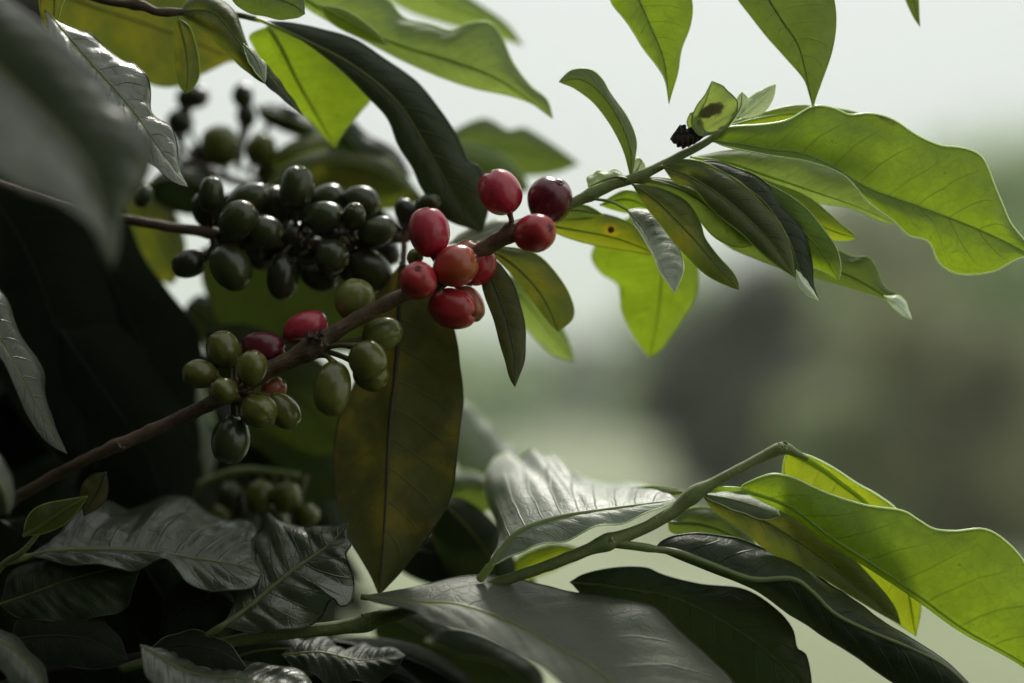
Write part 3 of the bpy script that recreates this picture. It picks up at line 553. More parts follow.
leaf(Fb, 'bright', [(740, 489), (790, 507), (830, 537), (875, 566), (920, 597), (965, 630), (1030, 668), (1085, 720)], [(744, 484), (771, 474), (794, 478), (825, 492), (863, 505), (902, 511), (918, 520), (934, 529), (956, 531), (983, 528.5), (1003, 539), (1024, 562), (1050, 610), (1080, 680)],
     [(760, 500), (794, 517), (825, 541), (871, 569), (917, 600), (960, 631), (1024, 667), (1070, 712)], z=(0, -14), eL=2, eR=6, camber=1.6, quilt=.4, ruffle=.35, nr=2.4, label='large bright green leaf leaving the frame at lower right', n=90, m=16, pet=[(694, 494, 0), (717, 489, 0)], ribr=.6, edge=.35)
leaf(Fb, 'lime', [(787, 450), (812, 462), (840, 482), (872, 510), (902, 568), (916, 636)], [(783, 468), (785, 500), (812, 545), (860, 595), (900, 625)], [(809, 456), (833, 468), (856, 483), (880, 497), (900, 515), (917, 560), (921, 604)], z=(4, 14), eL=4, eR=-2, label='yellow green leaf behind the large bright one', n=60, ribr=.9, edge=.45)
leaf(Fb, 'olive', [(702, 495), (750, 513), (808, 548), (858, 588), (901, 625)], [(720, 494), (775, 508), (825, 538), (856, 562), (880, 587), (895, 608)], [(715, 512), (742, 530), (770, 552), (825, 580), (871, 608)], z=(4, 6), eL=3, eR=-2, label='dark olive leaf hanging between bright ones', n=60)
leaf(Fb, 'mid', [(668, 522), (700, 524), (730, 535), (760, 560)], [(685, 510), (703, 507), (727, 513), (750, 535)], [(672, 532), (700, 540), (735, 552)], z=(10, 14), eL=4, eR=1)
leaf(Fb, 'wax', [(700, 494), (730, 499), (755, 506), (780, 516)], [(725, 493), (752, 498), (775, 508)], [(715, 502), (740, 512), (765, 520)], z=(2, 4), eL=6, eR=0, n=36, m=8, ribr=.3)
leaf(Fb, 'mid', [(690, 492), (665, 492), (640, 494), (605, 500)], [(665, 487), (635, 488)], [(665, 497), (635, 500)], z=(6, 26), eL=2, eR=0, n=30, m=7)
leaf(Fb, 'dark', [(655, 549), (680, 553), (712, 565), (752, 579), (792, 579), (812, 592), (835, 614), (871, 632), (910, 648), (948, 668), (985, 705)], [(662, 541), (680, 535), (709, 534.5), (748, 543), (794, 562), (833, 586), (871, 613), (910, 636), (942, 659), (970, 685)],
     [(672, 556), (712, 572), (755, 590), (794, 616), (833, 643), (871, 666), (905, 688), (950, 705)], z=(-3, -12), eL=12, eR=3, camber=1.4, quilt=.5, ruffle=.4, lump=.6, label='long dark glossy leaf folded along a pale ridge', n=90, m=14, pet=[(608, 543, 0), (635, 546, -2)], ribr=1.1, ribmat='rib_p', edge=.3)
leaf(Fb, 'dark', [(570, 582), (620, 588), (680, 600), (740, 632), (785, 668), (812, 700)], [(584, 574), (612, 568), (644, 568), (663, 575), (700, 584), (745, 590), (775, 608), (792, 628), (797, 648), (806, 655), (811, 678)], [(590, 600), (640, 625), (690, 665), (740, 700)], z=(10, 4), eL=3, eR=8, quilt=.7, label='black glossy leaf under the twig', n=70, m=14)
leaf(Fb, 'matte', [(361, 597), (417, 603), (457, 605), (493, 616), (525, 630), (560, 650), (592, 668), (640, 710), (700, 780)], [(390, 593), (435, 582), (480, 577), (525, 579), (570, 591), (614, 600), (650, 606), (663, 613), (682, 632), (713, 659), (735, 685), (750, 730), (740, 775)],
     [(375, 602), (412, 610), (435, 622), (471, 634), (507, 648), (538, 663), (558, 683), (600, 730), (660, 780)], z=(-8, -40), eL=30, eR=-16, camber=1.2, quilt=.7, ruffle=.4, nv=12, lump=.25, label='broad grey sheened leaf in the bottom foreground', n=90, m=18, ribr=.9, edge=.3)
leaf(Fb, 'sheen', [(222, 626), (246, 609), (288, 574), (315, 555), (331, 543), (349, 522)], [(231, 612), (238, 574), (253, 552), (249, 535), (264, 529), (268, 514, 3), (281, 522), (315, 528), (336, 526)], [(245, 631), (275, 631), (300, 627), (319, 616), (334, 600), (342, 608), (351, 601), (352, 574), (347, 556), (352, 545), (347, 534)],
     z=(-5, 4), eL=14, eR=-4, camber=.8, quilt=1.9, ruffle=1.1, nv=8, slant=.05, lump=.6, label='crumpled grey leaf with a raised midrib', n=80, m=18, pet=[(207, 636, 0)], ribr=.9, ribmat='rib_p', edge=.3)
leaf(Fb, 'lime', [(505, 577), (530, 562), (555, 553), (582, 552)], [(520, 556), (550, 544), (572, 546)], [(520, 582), (550, 572), (575, 560)], z=(40, 45), n=30, m=7, eL=2, eR=2)
# ================================================================== branch G : lower left
G = thing('leafy_branch', 'dark twig with glossy blackish leaves in the lower left corner', 'branch', P(-30, 690, 6), 'leafy coffee twigs')
stem(G, [(-40, 700, 12, 7), (40, 676, 10, 6.5), (100, 664, 8, 6), (150, 655, 8, 5)], 'bark_d', 50, 12, .15)
stem(G, [(-30, 610, 10, 4), (0, 568, 6, 3.6), (22, 552, 3, 3), (40, 532, 2, 2)], 'twig_g', 40, 10, .1, name='twig')
leaf(G, 'sheen', [(30, 556), (60, 551), (107, 549.5), (160, 553), (199, 559), (242, 566), (262, 574)], [(48, 545), (62, 528), (78, 515), (107, 502), (130, 506), (160, 497), (189, 502), (221, 515), (254, 528), (258, 552)], [(50, 560), (82, 567), (128, 567), (163, 561), (178, 572), (187, 581), (221, 593), (250, 590)],
     z=(6, 0), eL=25, eR=-9, camber=1.0, quilt=1.6, ruffle=1.0, nv=8, lump=.6, label='broad glossy leaf with a bright sheen at lower left', n=90, m=18, pet=[(5, 563, 5)], ribr=.9, ribmat='rib_p', edge=.3)
leaf(G, 'olive', [(23, 536), (42, 525), (62, 511), (88, 496)], [(28, 516), (42, 505), (65, 500)], [(45, 533), (66, 523), (78, 510)], z=(-6, -6), n=40, nv=9, eL=1, eR=1, quilt=.5, label='small ribbed olive leaf', ribr=.5)
leaf(G, 'dark', [(0, 604), (35, 592), (71, 579), (107, 570), (141, 562)], [(10, 575), (45, 560), (95, 558), (130, 560)], [(20, 618), (70, 622), (114, 611), (132, 593), (139, 572)], z=(2, 4), eL=8, eR=-4, quilt=1.1, ruffle=1.0, lump=1.1, label='blackish leaf with streaks of light', n=60, m=14)
leaf(G, 'black', [(10, 640), (50, 636), (90, 640), (128, 660)], [(22, 614), (53, 612), (93, 618), (117, 634)], [(30, 662), (70, 668), (110, 668)], z=(-4, -6), eL=8, eR=-4, quilt=.6, label='black leaf low in the corner')
leaf(G, 'black', [(146, 652), (185, 645), (220, 652), (247, 668)], [(171, 635), (199, 631), (229, 645)], [(170, 662), (205, 668), (235, 676)], z=(-4, -8), eL=8, eR=-4, edgemat='rib_p', label='black arched leaf with a pale margin')
leaf(G, 'black', [(160, 634), (185, 606), (215, 600), (240, 612)], [(165, 600), (176, 584), (196, 577), (225, 590)], [(185, 632), (215, 634)], z=(6, 6), eL=6, eR=-2)
leaf(G, 'graywax', [(-30, 620), (0, 640), (25, 660), (52, 700)], [(-5, 626), (22, 644), (44, 668)], [(-25, 650), (0, 668), (20, 700)], z=(-18, -24), eL=10, eR=-4, label='grey leaf tip at the lower left corner')
leaf(G, 'sheen', [(140, 645), (190, 672), (250, 680), (320, 700)], [(155, 652), (205, 662), (265, 662), (305, 676)], [(150, 680), (200, 710), (280, 715)], z=(-14, -18), eL=24, eR=-8, quilt=1.1, lump=.5, label='sheened leaf along the bottom edge', n=60, m=14)
leaf(G, 'dark', [(282, 655), (320, 652), (360, 660), (405, 655)], [(295, 642), (320, 640), (345, 648), (385, 646)], [(300, 672), (340, 685), (390, 675)], z=(4, 10), eL=16, eR=-6, quilt=1.3, ruffle=1.2, n=60, m=12)
leaf(G, 'brown', [(106, 472), (100, 488), (92, 502), (84, 516)], [(90, 476), (80, 492)], [(108, 490), (102, 504)], z=(-2, -2), n=30, m=7, eL=1, eR=1, ribr=.3)
# ================================================================== loose leaves whose twigs lie outside the picture
leaf(None, 'bright', [(622, -70), (632, -20), (648, 20), (664, 60), (669, 104)], [(595, -50), (604, -20), (611, 0), (622, 16), (640, 43), (655, 63), (665, 81)], [(668, -50), (690, -20), (692, 0), (690, 26), (682, 50), (677, 75)], z=(6, 4), eL=-3, eR=3, quilt=.3, label='bright green leaf tip hanging from the top edge, left of the darker one', group='leaf tips hanging from the top edge', edge=.2)
leaf(None, 'mid', [(735, -60), (760, -15), (783, 22), (800, 50), (813, 109)], [(712, -50), (726, -22), (738, 0), (752, 18), (768, 38), (784, 56), (803, 78), (809, 94)], [(790, -60), (825, -30), (834, 0), (836, 26), (831, 55), (821, 84), (816, 98)], z=(4, 4), eL=3, eR=-2, quilt=.3, label='larger dark green leaf hanging from the top edge, touching the big bright leaf', group='leaf tips hanging from the top edge', edge=.15)
leaf(None, 'mid', [(900, -70), (908, -30), (914, 0), (920, 27)], [(888, -40), (900, -15), (912, 14)], [(915, -40), (918, -10), (919, 12)], z=(14, 14), label='tiny green leaf point at the top edge, far right', group='leaf tips hanging from the top edge', n=30, m=7, ribr=.3, eL=1, eR=1)
leaf(None, 'graywax', [(-70, 0), (-10, 60), (50, 118), (92, 175), (112, 270)], [(-20, -15), (20, 8), (43, 28), (62, 47), (105, 86), (133, 126), (150, 145), (150, 175), (136, 198), (121, 222), (118, 247)], [(-100, 90), (-50, 150), (0, 178), (27, 189), (55, 197), (82, 222), (100, 247)], z=(-70, -82), eL=6, eR=-22, camber=2.5, quilt=.6, ruffle=.8, label='large blurred dark leaf in the left foreground', n=70, m=14, ribr=.8)
leaf(None, 'sheen', [(45, 10), (90, 62), (132, 110), (162, 152), (188, 187)], [(58, 22), (100, 40), (120, 52), (136, 68), (147, 86), (155, 112), (170, 131), (178, 150), (181, 172)], [(60, 70), (105, 120), (145, 160), (170, 180)], z=(-10, -6), eL=10, eR=-8, camber=.8, quilt=1.3, ruffle=1.0, nv=10, lump=.9, label='wrinkled glossy leaf behind the large blurred one', n=80, m=14, ribr=.5)
leaf(None, 'graywax', [(-60, 255), (-12, 318), (20, 372), (45, 420), (67, 454)], [(-25, 270), (0, 293), (8, 306), (21, 333), (42, 369), (46, 392), (55, 427)], [(-60, 300), (-25, 335), (0, 358), (15, 388), (33, 425), (48, 443)], z=(-8, -4), eL=12, eR=-4, camber=1.6, quilt=.3, label='grey leaf pointing down at the left edge', n=60)
leaf(None, 'graywax', [(-30, 440), (-10, 470), (4, 492), (8, 515)], [(0, 455), (13, 482), (14, 502)], [(-30, 475), (-10, 505)], z=(-40, -40), label='blurred grey leaf tip at the left edge under the pointing leaf', n=30, m=7)
leaf(None, 'mid', [(420, 150), (470, 145), (525, 150), (580, 164)], [(455, 130), (485, 118), (508, 130), (526, 128), (555, 146)], [(450, 172), (500, 176), (550, 174)], z=(75, 85), eL=3, eR=3, label='blurred green leaf behind the upper red cherry', n=50)
leaf(None, 'soft', [(415, 170), (460, 165), (500, 168), (530, 190)], [(450, 145), (490, 148), (520, 170)], [(440, 190), (490, 200)], z=(70, 72), label='smaller blurred leaf just left of the upper red cherry', n=40)
leaf(None, 'wax', [(452, 400), (468, 425), (485, 445), (520, 470)], [(470, 405), (495, 430), (520, 455)], [(450, 440), (462, 475), (490, 482)], z=(85, 85), eL=10, eR=-4, label='blurred pale leaf behind the silvery one', n=40)
leaf(None, 'mid', [(430, 505), (450, 490), (470, 486), (500, 492)], [(445, 474), (468, 470), (490, 478)], [(440, 520), (470, 515), (492, 508)], z=(40, 44), label='blurred green leaf left of the silvery one', n=40)

# ================================================================== dark and blurred leaves deeper in the bush
def bl(mat, mid, L, Rr, z, label, eL=6, eR=6, **k):
    leaf(None, mat, mid, L, Rr, z=z, eL=eL, eR=eR, label=label, n=44, m=9, **k)
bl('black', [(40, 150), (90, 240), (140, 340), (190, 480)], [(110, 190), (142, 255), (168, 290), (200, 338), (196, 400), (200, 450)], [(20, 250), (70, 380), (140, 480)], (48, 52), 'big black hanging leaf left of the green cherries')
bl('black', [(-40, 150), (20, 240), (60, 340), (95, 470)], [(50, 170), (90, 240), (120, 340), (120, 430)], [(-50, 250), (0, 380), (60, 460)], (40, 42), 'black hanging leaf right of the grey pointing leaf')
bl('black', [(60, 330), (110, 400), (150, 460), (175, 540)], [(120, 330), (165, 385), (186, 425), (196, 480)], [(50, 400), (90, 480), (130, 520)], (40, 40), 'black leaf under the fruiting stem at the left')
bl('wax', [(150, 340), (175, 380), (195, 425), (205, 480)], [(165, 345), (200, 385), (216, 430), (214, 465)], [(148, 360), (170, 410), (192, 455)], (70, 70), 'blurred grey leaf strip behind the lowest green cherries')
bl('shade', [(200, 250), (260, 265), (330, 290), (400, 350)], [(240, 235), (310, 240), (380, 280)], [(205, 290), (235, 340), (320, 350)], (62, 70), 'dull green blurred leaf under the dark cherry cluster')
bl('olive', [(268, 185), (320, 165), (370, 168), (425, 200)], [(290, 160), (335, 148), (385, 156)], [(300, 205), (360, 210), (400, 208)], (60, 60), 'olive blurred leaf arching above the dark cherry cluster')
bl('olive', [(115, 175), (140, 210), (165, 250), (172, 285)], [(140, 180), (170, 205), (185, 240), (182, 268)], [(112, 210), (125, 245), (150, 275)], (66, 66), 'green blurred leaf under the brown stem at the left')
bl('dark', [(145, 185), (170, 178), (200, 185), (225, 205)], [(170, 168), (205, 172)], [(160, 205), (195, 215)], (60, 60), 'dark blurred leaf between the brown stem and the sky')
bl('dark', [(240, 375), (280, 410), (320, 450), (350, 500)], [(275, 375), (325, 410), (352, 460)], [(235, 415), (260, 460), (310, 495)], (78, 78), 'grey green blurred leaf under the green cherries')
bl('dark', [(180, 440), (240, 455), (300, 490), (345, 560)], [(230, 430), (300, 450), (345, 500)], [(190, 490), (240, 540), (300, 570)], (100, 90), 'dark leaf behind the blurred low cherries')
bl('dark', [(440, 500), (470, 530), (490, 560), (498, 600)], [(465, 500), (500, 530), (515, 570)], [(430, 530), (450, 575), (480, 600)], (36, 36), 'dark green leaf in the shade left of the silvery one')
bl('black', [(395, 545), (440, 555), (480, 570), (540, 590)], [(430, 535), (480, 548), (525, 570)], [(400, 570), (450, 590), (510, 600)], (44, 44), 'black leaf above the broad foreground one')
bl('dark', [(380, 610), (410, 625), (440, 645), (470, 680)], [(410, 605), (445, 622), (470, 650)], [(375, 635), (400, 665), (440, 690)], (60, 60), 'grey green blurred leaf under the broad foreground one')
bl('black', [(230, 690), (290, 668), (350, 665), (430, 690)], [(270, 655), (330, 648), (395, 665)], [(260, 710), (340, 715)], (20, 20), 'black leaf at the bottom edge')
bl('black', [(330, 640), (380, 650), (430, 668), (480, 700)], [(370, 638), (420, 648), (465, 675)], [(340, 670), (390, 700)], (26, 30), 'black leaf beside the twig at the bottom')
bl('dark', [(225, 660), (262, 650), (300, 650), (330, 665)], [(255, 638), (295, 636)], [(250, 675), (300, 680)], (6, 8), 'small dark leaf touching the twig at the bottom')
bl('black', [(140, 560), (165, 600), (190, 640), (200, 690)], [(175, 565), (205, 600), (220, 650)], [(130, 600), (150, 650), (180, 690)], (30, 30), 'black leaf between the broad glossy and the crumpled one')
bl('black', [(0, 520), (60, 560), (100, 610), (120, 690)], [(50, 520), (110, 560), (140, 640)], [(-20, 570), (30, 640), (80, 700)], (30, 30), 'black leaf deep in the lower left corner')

bl('dark', [(330, 110), (350, 140), (375, 160), (412, 176)], [(350, 118), (368, 135), (395, 150)], [(330, 140), (345, 165), (380, 178)], (64, 64), 'dark blurred leaf between the sky gaps behind the long dark leaf')
bl('dark', [(255, 105), (285, 118), (305, 125), (332, 150)], [(280, 105), (312, 118)], [(265, 122), (300, 138)], (80, 80), 'blurred dark leaf tip above the small sky gap')
bl('olive', [(262, 160), (300, 150), (340, 150), (392, 176)], [(300, 138), (345, 136)], [(290, 168), (340, 170)], (72, 72), 'blurred olive leaf behind the topmost dark cherries')

bl('dark', [(190, 300), (215, 320), (240, 345), (262, 380)], [(205, 296), (245, 318), (268, 350)], [(185, 315), (205, 345), (235, 375)], (74, 74), 'small dark leaf in the gap above the upper green cherry')

bl('dark', [(425, 640), (460, 655), (500, 665), (545, 700)], [(455, 628), (505, 645), (540, 670)], [(430, 670), (470, 700)], (50, 50), 'dark blurred leaf low behind the broad foreground leaf')
crumbs(A, 446, 280, -6, 9, 6, 2.2, 'bark_d'); crumbs(A, 236, 386, -6, 9, 8, 2.2, 'bark'); crumbs(A, 120, 446, 3, 6, 4, 2, 'bark')

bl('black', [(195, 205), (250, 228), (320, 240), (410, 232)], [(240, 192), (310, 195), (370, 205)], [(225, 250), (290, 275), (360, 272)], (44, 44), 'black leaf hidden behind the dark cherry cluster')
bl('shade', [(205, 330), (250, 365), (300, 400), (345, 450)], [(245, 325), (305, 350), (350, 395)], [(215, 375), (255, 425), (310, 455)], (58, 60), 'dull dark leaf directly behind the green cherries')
# ================================================================== the bush behind, plus unseen foliage added to block light
def proto_leaf(seed, mat):
    rnd = random.Random(seed); V = []; F = []; UV = []; n, m = 16, 3; Ln = .125; W = rnd.uniform(.021, .027)
    droop = rnd.uniform(.5, 1.3); fold = rnd.uniform(.1, .35)
    for i in range(n+1):
        s = i/n; th = droop*s*s
        y = Ln*(s-.18*droop*s*s); z = -Ln*.42*droop*s*s
        w = W*(math.sin(math.pi*s**.85)**.85 if 0 < s < 1 else 0)*(1-.25*s)
        for c in range(-m, m+1):
            u = c/m
            V.append(Vector((u*w, y, z+abs(u)*w*fold-.003*math.sin(s*19+seed)*abs(u)**2+.002*math.sin(s*30)*abs(u))))
            UV.append((.5+.5*u, s))
    k = 2*m+1
    for i in range(n):
        for c in range(k-1):
            a = i*k+c; F.append((a, a+1, a+1+k, a+k))
    me = bpy.data.meshes.new('leaf'); me.from_pydata([tuple(v) for v in V], [], F)
    ul = me.uv_layers.new(name='UVMap')
    for lp in me.loops: ul.data[lp.index].uv = UV[lp.vertex_index]
    for p in me.polygons: p.use_smooth = True
    me.materials.append(M[mat]); return me
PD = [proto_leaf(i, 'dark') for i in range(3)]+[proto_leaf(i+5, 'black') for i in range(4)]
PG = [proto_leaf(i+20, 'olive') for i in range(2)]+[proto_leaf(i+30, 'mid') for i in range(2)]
GAPS = [(195, 80, 38), (222, 95, 40), (165, 140, 34), (235, 130, 30), (275, 150, 40), (345, 120, 30), (375, 115, 30), (390, 165, 30), (180, 292, 26), (205, 335, 20), (140, 205, 28), (170, 190, 30)]
def px(w):
    r = Vector((w.x, w.y, w.z-CAMZ)); d = r.y*cp+r.z*sp; Y = -r.y*sp+r.z*cp
    return 512+FPX*r.x/d, 341.5-FPX*Y/d, d
def right_limit(y):
    if y < 20: return 240
    if y < 220: return 150
    if y < 330: return 215
    if y < 470: return 320
    return 400
def orient(base, dirv, nrm):
    dirv = dirv.normalized(); x = dirv.cross(nrm).normalized(); z = x.cross(dirv)
    return Matrix((x, dirv, z)).transposed().to_4x4()
def put_leaf(parent, me, base, dirv, nrm, s):
    o = bpy.data.objects.new('leaf', me); C.objects.link(o); o.parent = parent
    Mx = orient(base, dirv, nrm); o.rotation_euler = Mx.to_euler(); o.scale = (s, s, s); o.location = base-ORG[parent.name]
    return o
def bush(label, loc, cells, n, meshes, lim=True, zr=(.55, .85), tries=6000, seed=1):
    root = thing('coffee_bush', label, 'bush', loc)
    rnd = random.Random(seed); cnt = 0
    for k in range(tries):
        if cnt >= n: break
        x0, x1, y0, y1 = rnd.choice(cells)
        x = rnd.uniform(x0, x1); y = rnd.uniform(y0, y1); d = rnd.uniform(*zr)
        b = P(x, y, (d-FOC)*1000)
        dv = Vector((rnd.uniform(-.8, .8), rnd.uniform(-.5, .3), rnd.uniform(-1, .1)))
        nm = Vector((rnd.uniform(-.5, .5), rnd.uniform(-1, -.3), rnd.uniform(-.1, .9)))
        s = rnd.uniform(.8, 1.25)
        ok = True
        if lim:
            Mx = orient(b, dv, nm); pr_ = 0
            for v in rnd.sample(list(META[0]), 24):
                q = b+Mx.to_3x3() @ (v*s); X, Y, dd = px(q)
                if X > right_limit(Y): ok = False; break
                for (gx, gy, gr) in GAPS:
                    if (X-gx)**2+(Y-gy)**2 < (gr)**2: ok = False; break
                if not ok: break
        if not ok: continue
        put_leaf(root, rnd.choice(meshes), b, dv, nm, s); cnt += 1
    return root
META = [[v.co.copy() for v in PD[0].vertices]]
def bush_stems(root, lines, mat='bark_d'):
    for ln in lines:
        pts = cat_rom([tuple(P(*q)) for q in ln], 24)
        v, f, u = tube(pts, [.005-.0025*i/23 for i in range(24)], 10, 30, jit=.15)
        mesh_obj('stem', v, f, [M[mat]], root, pts[0].copy(), u)
b1 = bush('dense dark coffee foliage filling the left side behind the cherries', P(60, 700, 180), [(-120, 200, 0, 683), (-120, 170, 180, 500), (-100, 260, 440, 683), (0, 200, 220, 480)], 98, PD, seed=3)
bush_stems(b1, [[(60, 900, 220), (70, 600, 200), (40, 300, 190), (20, -50, 200)], [(70, 600, 200), (160, 520, 180), (230, 430, 170)], [(40, 300, 190), (90, 220, 160), (110, 120, 150)]])
b2 = bush('second dark layer of coffee foliage deep in the lower left', P(200, 760, 330), [(-200, 260, 200, 560), (-200, 420, 520, 760), (-200, 100, -60, 300)], 98, PD, zr=(.8, 1.1), seed=9)
bush_stems(b2, [[(200, 1100, 420), (190, 700, 380), (100, 400, 380), (40, -50, 400)], [(190, 700, 380), (300, 620, 350), (380, 600, 330)]])
def mass(root, boxes, n, mats, size=.12, lim=None, seed=5, name='foliage'):
    rnd = random.Random(seed); V = []; F = []; UV = []; cnt = 0
    for k in range(n*6):
        if cnt >= n: break
        x0, x1, y0, y1, z0, z1 = rnd.choice(boxes)
        b = Vector((rnd.uniform(x0, x1), rnd.uniform(y0, y1), rnd.uniform(z0, z1)))
        dv = Vector((rnd.uniform(-1, 1), rnd.uniform(-1, 1), rnd.uniform(-1, .2))).normalized(); nm = Vector((rnd.uniform(-1, 1), rnd.uniform(-1, 1), rnd.uniform(0, 1.2)))
        x = dv.cross(nm).normalized(); z = x.cross(dv); s_ = size*rnd.uniform(.8, 1.3); q = []
        for (t, w_) in ((0, .02), (.18, .15), (.42, .22), (.7, .17), (.9, .06), (1, .01)):
            for u in (-1, 0, 1): q.append(b+(dv*t*(1-.15*t)-Vector((0, 0, .3*t*t))+x*u*w_+z*(.05*abs(u)))*s_)
        if lim and not lim(q): continue
        b0 = len(V); V += q; UV += [(.5+.5*u, t) for t in (0, .18, .42, .7, .9, 1) for u in (-1, 0, 1)]
        for i in range(5):
            for c in range(2): a = b0+i*3+c; F.append((a, a+1, a+4, a+3))
        cnt += 1
    o = mesh_obj(name, V, F, [M[m_] for m_ in mats], root, V[0].copy(), UV, [(i//10) % len(mats) for i in range(len(F))]); o['kind'] = 'stuff'
    print('mass', cnt); return o
def off_frame(q, mar=60):
    for v in q:
        X, Y, d = px(v)
        if d > .01 and -mar < X < 1024+mar and -mar < Y < 683+mar: return False
        if abs(d) <= .05 and abs(v.x) < .1 and abs(v.z-CAMZ) < .1: return False
    return True
def deep_left(q):
    for v in q:
        X, Y, d = px(v)
        if X > right_limit(Y)-35: return False
        for (gx_, gy_, gr) in GAPS:
            if (X-gx_)**2+(Y-gy_)**2 < (gr+22)**2: return False
    return True
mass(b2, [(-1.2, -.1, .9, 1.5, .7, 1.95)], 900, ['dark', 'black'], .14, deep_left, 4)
b3 = thing('coffee_bush', 'unseen coffee foliage added around the left side to shade it', 'bush', Vector((-.7, .1, .4)))  # out-of-view foliage added to cut overhead, side and ground light
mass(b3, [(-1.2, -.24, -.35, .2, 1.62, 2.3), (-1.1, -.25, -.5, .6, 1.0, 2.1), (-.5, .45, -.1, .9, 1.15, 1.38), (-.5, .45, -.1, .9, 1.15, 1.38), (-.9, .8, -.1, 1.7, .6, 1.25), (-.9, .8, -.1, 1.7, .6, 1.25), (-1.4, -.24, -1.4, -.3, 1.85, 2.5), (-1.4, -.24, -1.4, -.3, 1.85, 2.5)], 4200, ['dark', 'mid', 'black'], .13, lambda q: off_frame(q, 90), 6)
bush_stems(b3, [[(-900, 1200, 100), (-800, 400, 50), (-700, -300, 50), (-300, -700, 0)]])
b4 = thing('added_shade_hedge', 'unseen row of tall coffee bushes added behind the camera to block front light', 'added_shade_hedge', Vector((0, -2.2, 0)))  # added row, never in view, dims the sky light on camera-facing surfaces
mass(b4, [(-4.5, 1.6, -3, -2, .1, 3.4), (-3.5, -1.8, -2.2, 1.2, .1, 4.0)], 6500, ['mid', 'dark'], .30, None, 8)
b5 = thing('coffee_bush', 'unseen coffee bush added close behind and left of the camera for shade', 'bush', Vector((-1.2, -1, 0)))  # added out of view to cut front light, mostly on the left
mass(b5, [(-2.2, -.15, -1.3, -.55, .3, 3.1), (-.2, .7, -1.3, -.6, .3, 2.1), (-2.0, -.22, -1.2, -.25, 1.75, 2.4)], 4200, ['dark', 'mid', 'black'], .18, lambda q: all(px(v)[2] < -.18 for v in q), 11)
# ================================================================== sky, ground, far trees
w = bpy.data.worlds.new('World'); sc.world = w; w.use_nodes = True
nt = w.node_tree; nt.nodes.clear()
SUN_EL, SUN_AZ = 50, 10        # azimuth clockwise from +Y (the view direction)
sky = nt.nodes.new('ShaderNodeTexSky'); sky.sky_type = 'NISHITA'; sky.sun_disc = False
sky.sun_elevation = R(SUN_EL); sky.sun_rotation = R(SUN_AZ); sky.air_density = 1.0; sky.dust_density = 4.0; sky.ozone_density = 1.0; sky.altitude = 300
hs = nt.nodes.new('ShaderNodeHueSaturation'); hs.inputs['Saturation'].default_value = .12
bg = nt.nodes.new('ShaderNodeBackground'); bg.inputs['Strength'].default_value = .118
wo = nt.nodes.new('ShaderNodeOutputWorld')
oc_ = nt.nodes.new('ShaderNodeMix'); oc_.data_type = 'RGBA'; oc_.inputs[0].default_value = .7; oc_.inputs[7].default_value = (5.5, 5.75, 5.75, 1)   # overcast layer
nt.links.new(sky.outputs[0], hs.inputs['Color']); nt.links.new(hs.outputs[0], oc_.inputs[6]); nt.links.new(oc_.outputs[2], bg.inputs['Color']); nt.links.new(bg.outputs[0], wo.inputs['Surface'])
sl = bpy.data.lights.new('sun', 'SUN'); sl.energy = 2.4; sl.angle = R(15); sl.color = (1, .965, .9)
so = bpy.data.objects.new('sun', sl); C.objects.link(so)
sd_ = Vector((math.sin(R(SUN_AZ))*math.cos(R(SUN_EL)), math.cos(R(SUN_AZ))*math.cos(R(SUN_EL)), math.sin(R(SUN_EL))))
so.rotation_euler = (-sd_).to_track_quat('-Z', 'Y').to_euler(); so.location = sd_*20
# ground: one sheet
def ground():
    T = NT('meadow'); oc = T.n('ShaderNodeTexCoord').outputs['Object']
    n1 = T.noise(oc, .25, 5.0, .6); n2 = T.noise(oc, 9.0, 4.0, .7)
    col = T.mix(T.ramp(n1, .4, .62), (.29, .33, .18), (.42, .44, .30)); col = T.mix(T.math('MULTIPLY', n2, .4), col, (.12, .15, .06))
    pr = T.n('ShaderNodeBsdfPrincipled'); T.put(pr, 'Base Color', col); T.put(pr, 'Roughness', .9)
    bp = T.n('ShaderNodeBump'); T.put(bp, 'Height', n2); T.put(bp, 'Distance', .05); T.put(pr, 'Normal', bp.outputs[0])
    T.put(T.out, 'Surface', pr.outputs[0])
    me = bpy.data.meshes.new('ground'); bm = bmesh.new()
    N = 60; rings = [0, 1, 2, 4, 7, 11, 16, 22, 30, 40, 55, 75, 100, 150, 230, 400, 800, 2000]
    vs = []
    for r in rings:
        vs.append([bm.verts.new((r*math.cos(2*math.pi*k/N), r*math.sin(2*math.pi*k/N), (0 if r < 3 else .12*noise.noise(Vector((r*math.cos(2*math.pi*k/N)*.2, r*math.sin(2*math.pi*k/N)*.2, 0)))))) for k in range(N)] if r else [bm.verts.new((0, 0, 0))])
    for i in range(len(rings)-1):
        for k in range(N):
            if i == 0: bm.faces.new((vs[0][0], vs[1][k], vs[1][(k+1) % N]))
            else: bm.faces.new((vs[i][k], vs[i+1][k], vs[i+1][(k+1) % N], vs[i][(k+1) % N]))
    bm.to_mesh(me); bm.free(); me.materials.append(T.m)
    for p in me.polygons: p.use_smooth = True
    o = bpy.data.objects.new('ground', me); C.objects.link(o); o['kind'] = 'structure'
ground()
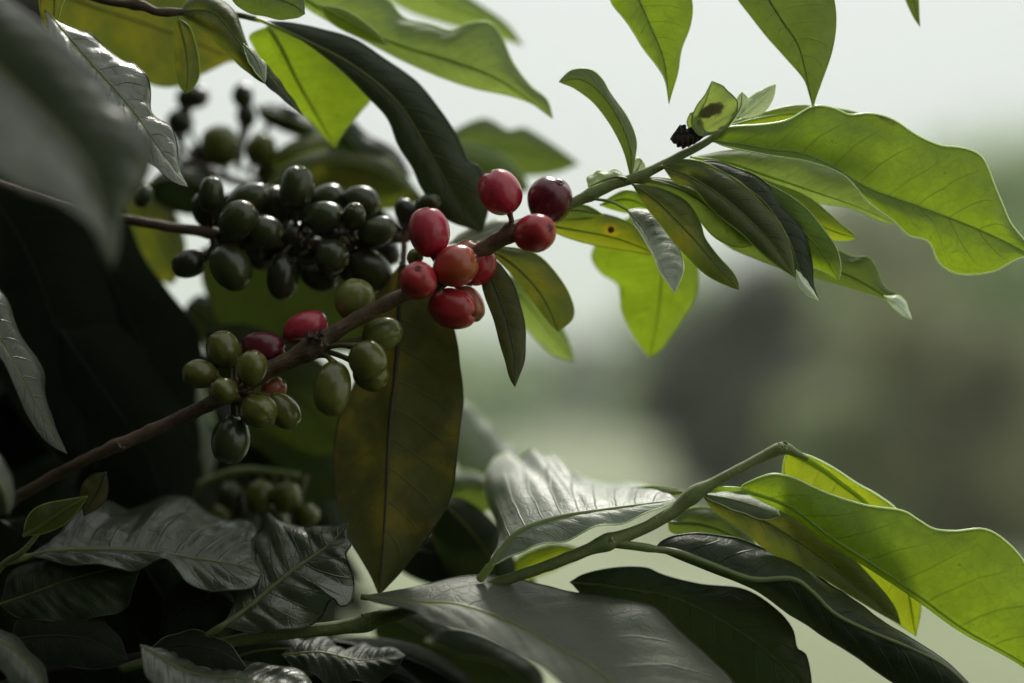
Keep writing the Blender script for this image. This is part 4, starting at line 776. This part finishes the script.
def foliage_mat(name, c, t):
    T = NT(name); oc = T.n('ShaderNodeTexCoord').outputs['Object']; n1 = T.noise(oc, .9, 3.0)
    pr = T.n('ShaderNodeBsdfPrincipled'); T.put(pr, 'Base Color', T.mix(T.ramp(n1, .4, .6), mulc(c, .7), mulc(c, 1.4))); T.put(pr, 'Roughness', .6)
    tl = T.n('ShaderNodeBsdfTranslucent'); T.put(tl, 'Color', t); ad = T.n('ShaderNodeAddShader'); T.put(ad, 0, pr.outputs[0]); T.put(ad, 1, tl.outputs[0]); T.put(T.out, 'Surface', ad.outputs[0]); return T.m
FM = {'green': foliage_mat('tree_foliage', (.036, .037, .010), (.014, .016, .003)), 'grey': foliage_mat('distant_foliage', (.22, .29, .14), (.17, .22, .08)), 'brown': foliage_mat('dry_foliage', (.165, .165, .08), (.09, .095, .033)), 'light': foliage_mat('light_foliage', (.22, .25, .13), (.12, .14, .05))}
def tree(name, label, x, y, h, wd, kind, clump=220, seed=0, low=.12, lf=.16):
    rnd = random.Random(seed); loc = Vector((x, y, 0)); root = thing(name, label, 'tree' if 'tree' in name else 'shrub', loc)
    V = []; F = []
    def tb(a, b, r0, r1, bend=.06):
        pts = [a.lerp(b, i/7)+Vector((rnd.uniform(-1, 1), rnd.uniform(-1, 1), 0))*bend*(i not in (0,))*(b-a).length*.4 for i in range(8)]
        tube(pts, [lerp(r0, r1, i/7) for i in range(8)], 8, 2, V, F, []); return pts
    tops = []
    trunk = tb(loc-Vector((0, 0, .1)), loc+Vector((rnd.uniform(-.1, .1)*h, 0, h*.62)), h*.028, h*.012)
    cs = []
    for i in range(13):
        a = rnd.uniform(0, 6.28); z = rnd.uniform(.25, .9)*h; rr = wd*.5*rnd.uniform(.35, .85)*math.sin(math.pi*min(.95, (z/h)**.8))**.5
        e = loc+Vector((math.cos(a)*rr, math.sin(a)*rr, z)); s_ = trunk[min(7, max(1, int(z/h*7)))]
        tb(s_, e, h*.010, h*.003); cs.append((e, rnd.uniform(.16, .27)*wd))
    for i in range(14 if low == 0 else 7): cs.append((loc+Vector((rnd.uniform(-.3, .3)*wd, rnd.uniform(-.3, .3)*wd, rnd.uniform(low+.05, .5)*h)), .27*wd))
    me_o = mesh_obj('trunk', V, F, [M['bark']], root, loc.copy())
    me_o.data.uv_layers.new(name='UVMap')
    V = []; F = []
    for (c, r) in cs:
        for k in range(clump):
            d = Vector((rnd.gauss(0, 1), rnd.gauss(0, 1), rnd.gauss(0, .8))).normalized()*r*rnd.uniform(.3, 1)**.5*rnd.uniform(.8, 1.15)
            p = c+d
            if p.z < low*h: continue
            a = Vector((rnd.gauss(0, 1), rnd.gauss(0, 1), rnd.gauss(0, 1))).normalized()*lf*rnd.uniform(.5, 1); b_ = a.orthogonal().normalized()*lf*.4
            n0 = len(V); V += [p-a, p+b_, p+a, p-b_]; F.append((n0, n0+1, n0+2, n0+3))
    mesh_obj('crown', V, F, [FM[kind]], root, loc.copy(), smooth=False)
def gx(pxx, d): return (pxx-512)/FPX*d
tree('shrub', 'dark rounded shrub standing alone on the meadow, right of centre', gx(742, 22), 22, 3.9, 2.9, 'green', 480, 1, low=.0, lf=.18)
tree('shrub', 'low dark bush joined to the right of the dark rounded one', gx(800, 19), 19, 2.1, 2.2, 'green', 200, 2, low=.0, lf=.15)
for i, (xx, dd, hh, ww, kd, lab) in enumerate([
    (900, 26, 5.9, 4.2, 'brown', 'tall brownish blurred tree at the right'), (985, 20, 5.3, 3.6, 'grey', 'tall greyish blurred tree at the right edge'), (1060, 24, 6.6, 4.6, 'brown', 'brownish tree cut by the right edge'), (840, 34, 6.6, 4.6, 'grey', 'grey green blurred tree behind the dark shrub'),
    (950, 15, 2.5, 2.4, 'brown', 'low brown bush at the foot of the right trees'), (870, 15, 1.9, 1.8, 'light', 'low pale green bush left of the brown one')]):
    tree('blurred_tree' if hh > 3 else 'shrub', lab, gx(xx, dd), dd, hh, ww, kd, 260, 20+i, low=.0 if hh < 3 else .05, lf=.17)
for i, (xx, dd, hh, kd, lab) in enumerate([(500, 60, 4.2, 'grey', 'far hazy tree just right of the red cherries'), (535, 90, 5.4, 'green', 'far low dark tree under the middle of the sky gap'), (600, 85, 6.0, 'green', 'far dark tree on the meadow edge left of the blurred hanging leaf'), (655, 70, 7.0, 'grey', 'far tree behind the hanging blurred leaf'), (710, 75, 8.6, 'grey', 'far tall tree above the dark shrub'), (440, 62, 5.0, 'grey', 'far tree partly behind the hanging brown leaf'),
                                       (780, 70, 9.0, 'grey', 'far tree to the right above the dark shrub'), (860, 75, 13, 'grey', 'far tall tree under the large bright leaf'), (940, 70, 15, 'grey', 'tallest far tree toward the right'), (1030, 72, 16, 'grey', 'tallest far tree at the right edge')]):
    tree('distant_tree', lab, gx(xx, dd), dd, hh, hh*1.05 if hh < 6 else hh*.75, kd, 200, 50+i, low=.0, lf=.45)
# distant hill
def hill():
    V = []; F = []; N = 60
    for j, (d, hh) in enumerate([(120, 0), (170, 8), (240, 20), (320, 27), (420, 25)]):
        for i in range(N+1):
            x = -260+520*i/N; V.append(Vector((x, d, hh*(.55+.45*max(0, min(1, (x+40)/160)))*(1+.25*noise.noise(Vector((x*.012, d*.01, 3))))-.5)))
    for j in range(4):
        for i in range(N): a = j*(N+1)+i; F.append((a, a+1, a+N+2, a+N+1))
    T = NT('hill_grass'); oc = T.n('ShaderNodeTexCoord').outputs['Object']
    pr = T.n('ShaderNodeBsdfPrincipled'); T.put(pr, 'Base Color', T.mix(T.ramp(T.noise(oc, .03, 5.0), .4, .6), (.20, .24, .15), (.30, .33, .22))); T.put(pr, 'Roughness', .9); T.put(T.out, 'Surface', pr.outputs[0])
    o = mesh_obj('hill', V, F, [T.m], None, Vector((0, 0, 0))); o['kind'] = 'structure'
hill()
# haze
hz = bpy.data.meshes.new('haze'); bm = bmesh.new(); bmesh.ops.create_cube(bm, size=1.0)
for v in bm.verts: v.co = Vector((v.co.x*5000, v.co.y*5000, -1.0 if v.co.z < 0 else 45.0))
bm.to_mesh(hz); bm.free()
hm = bpy.data.materials.new('air'); hm.use_nodes = True; hm.node_tree.nodes.clear()
ho = hm.node_tree.nodes.new('ShaderNodeOutputMaterial'); hv = hm.node_tree.nodes.new('ShaderNodeVolumePrincipled')
hv.inputs['Color'].default_value = (.92, .98, .92, 1); hv.inputs['Density'].default_value = .0028; hv.inputs['Anisotropy'].default_value = 0
hm.node_tree.links.new(hv.outputs[0], ho.inputs['Volume']); hz.materials.append(hm)
hzo = bpy.data.objects.new('haze', hz); C.objects.link(hzo); hzo['kind'] = 'stuff'; hzo['label'] = 'pale mist hanging over the meadow and far trees'; hzo['category'] = 'haze'
# ------------------------------------------------------------------ render
sc.view_settings.view_transform = 'Standard'; sc.view_settings.look = 'None'; sc.view_settings.exposure = 0.2; sc.view_settings.gamma = 1; sc.view_settings.use_curve_mapping = False
cy = sc.cycles; cy.max_bounces = 8; cy.diffuse_bounces = 4; cy.glossy_bounces = 3; cy.transmission_bounces = 4; cy.volume_bounces = 1; cy.transparent_max_bounces = 6; cy.use_denoising = True; cy.sample_clamp_indirect = 4; cy.caustics_reflective = False; cy.caustics_refractive = False
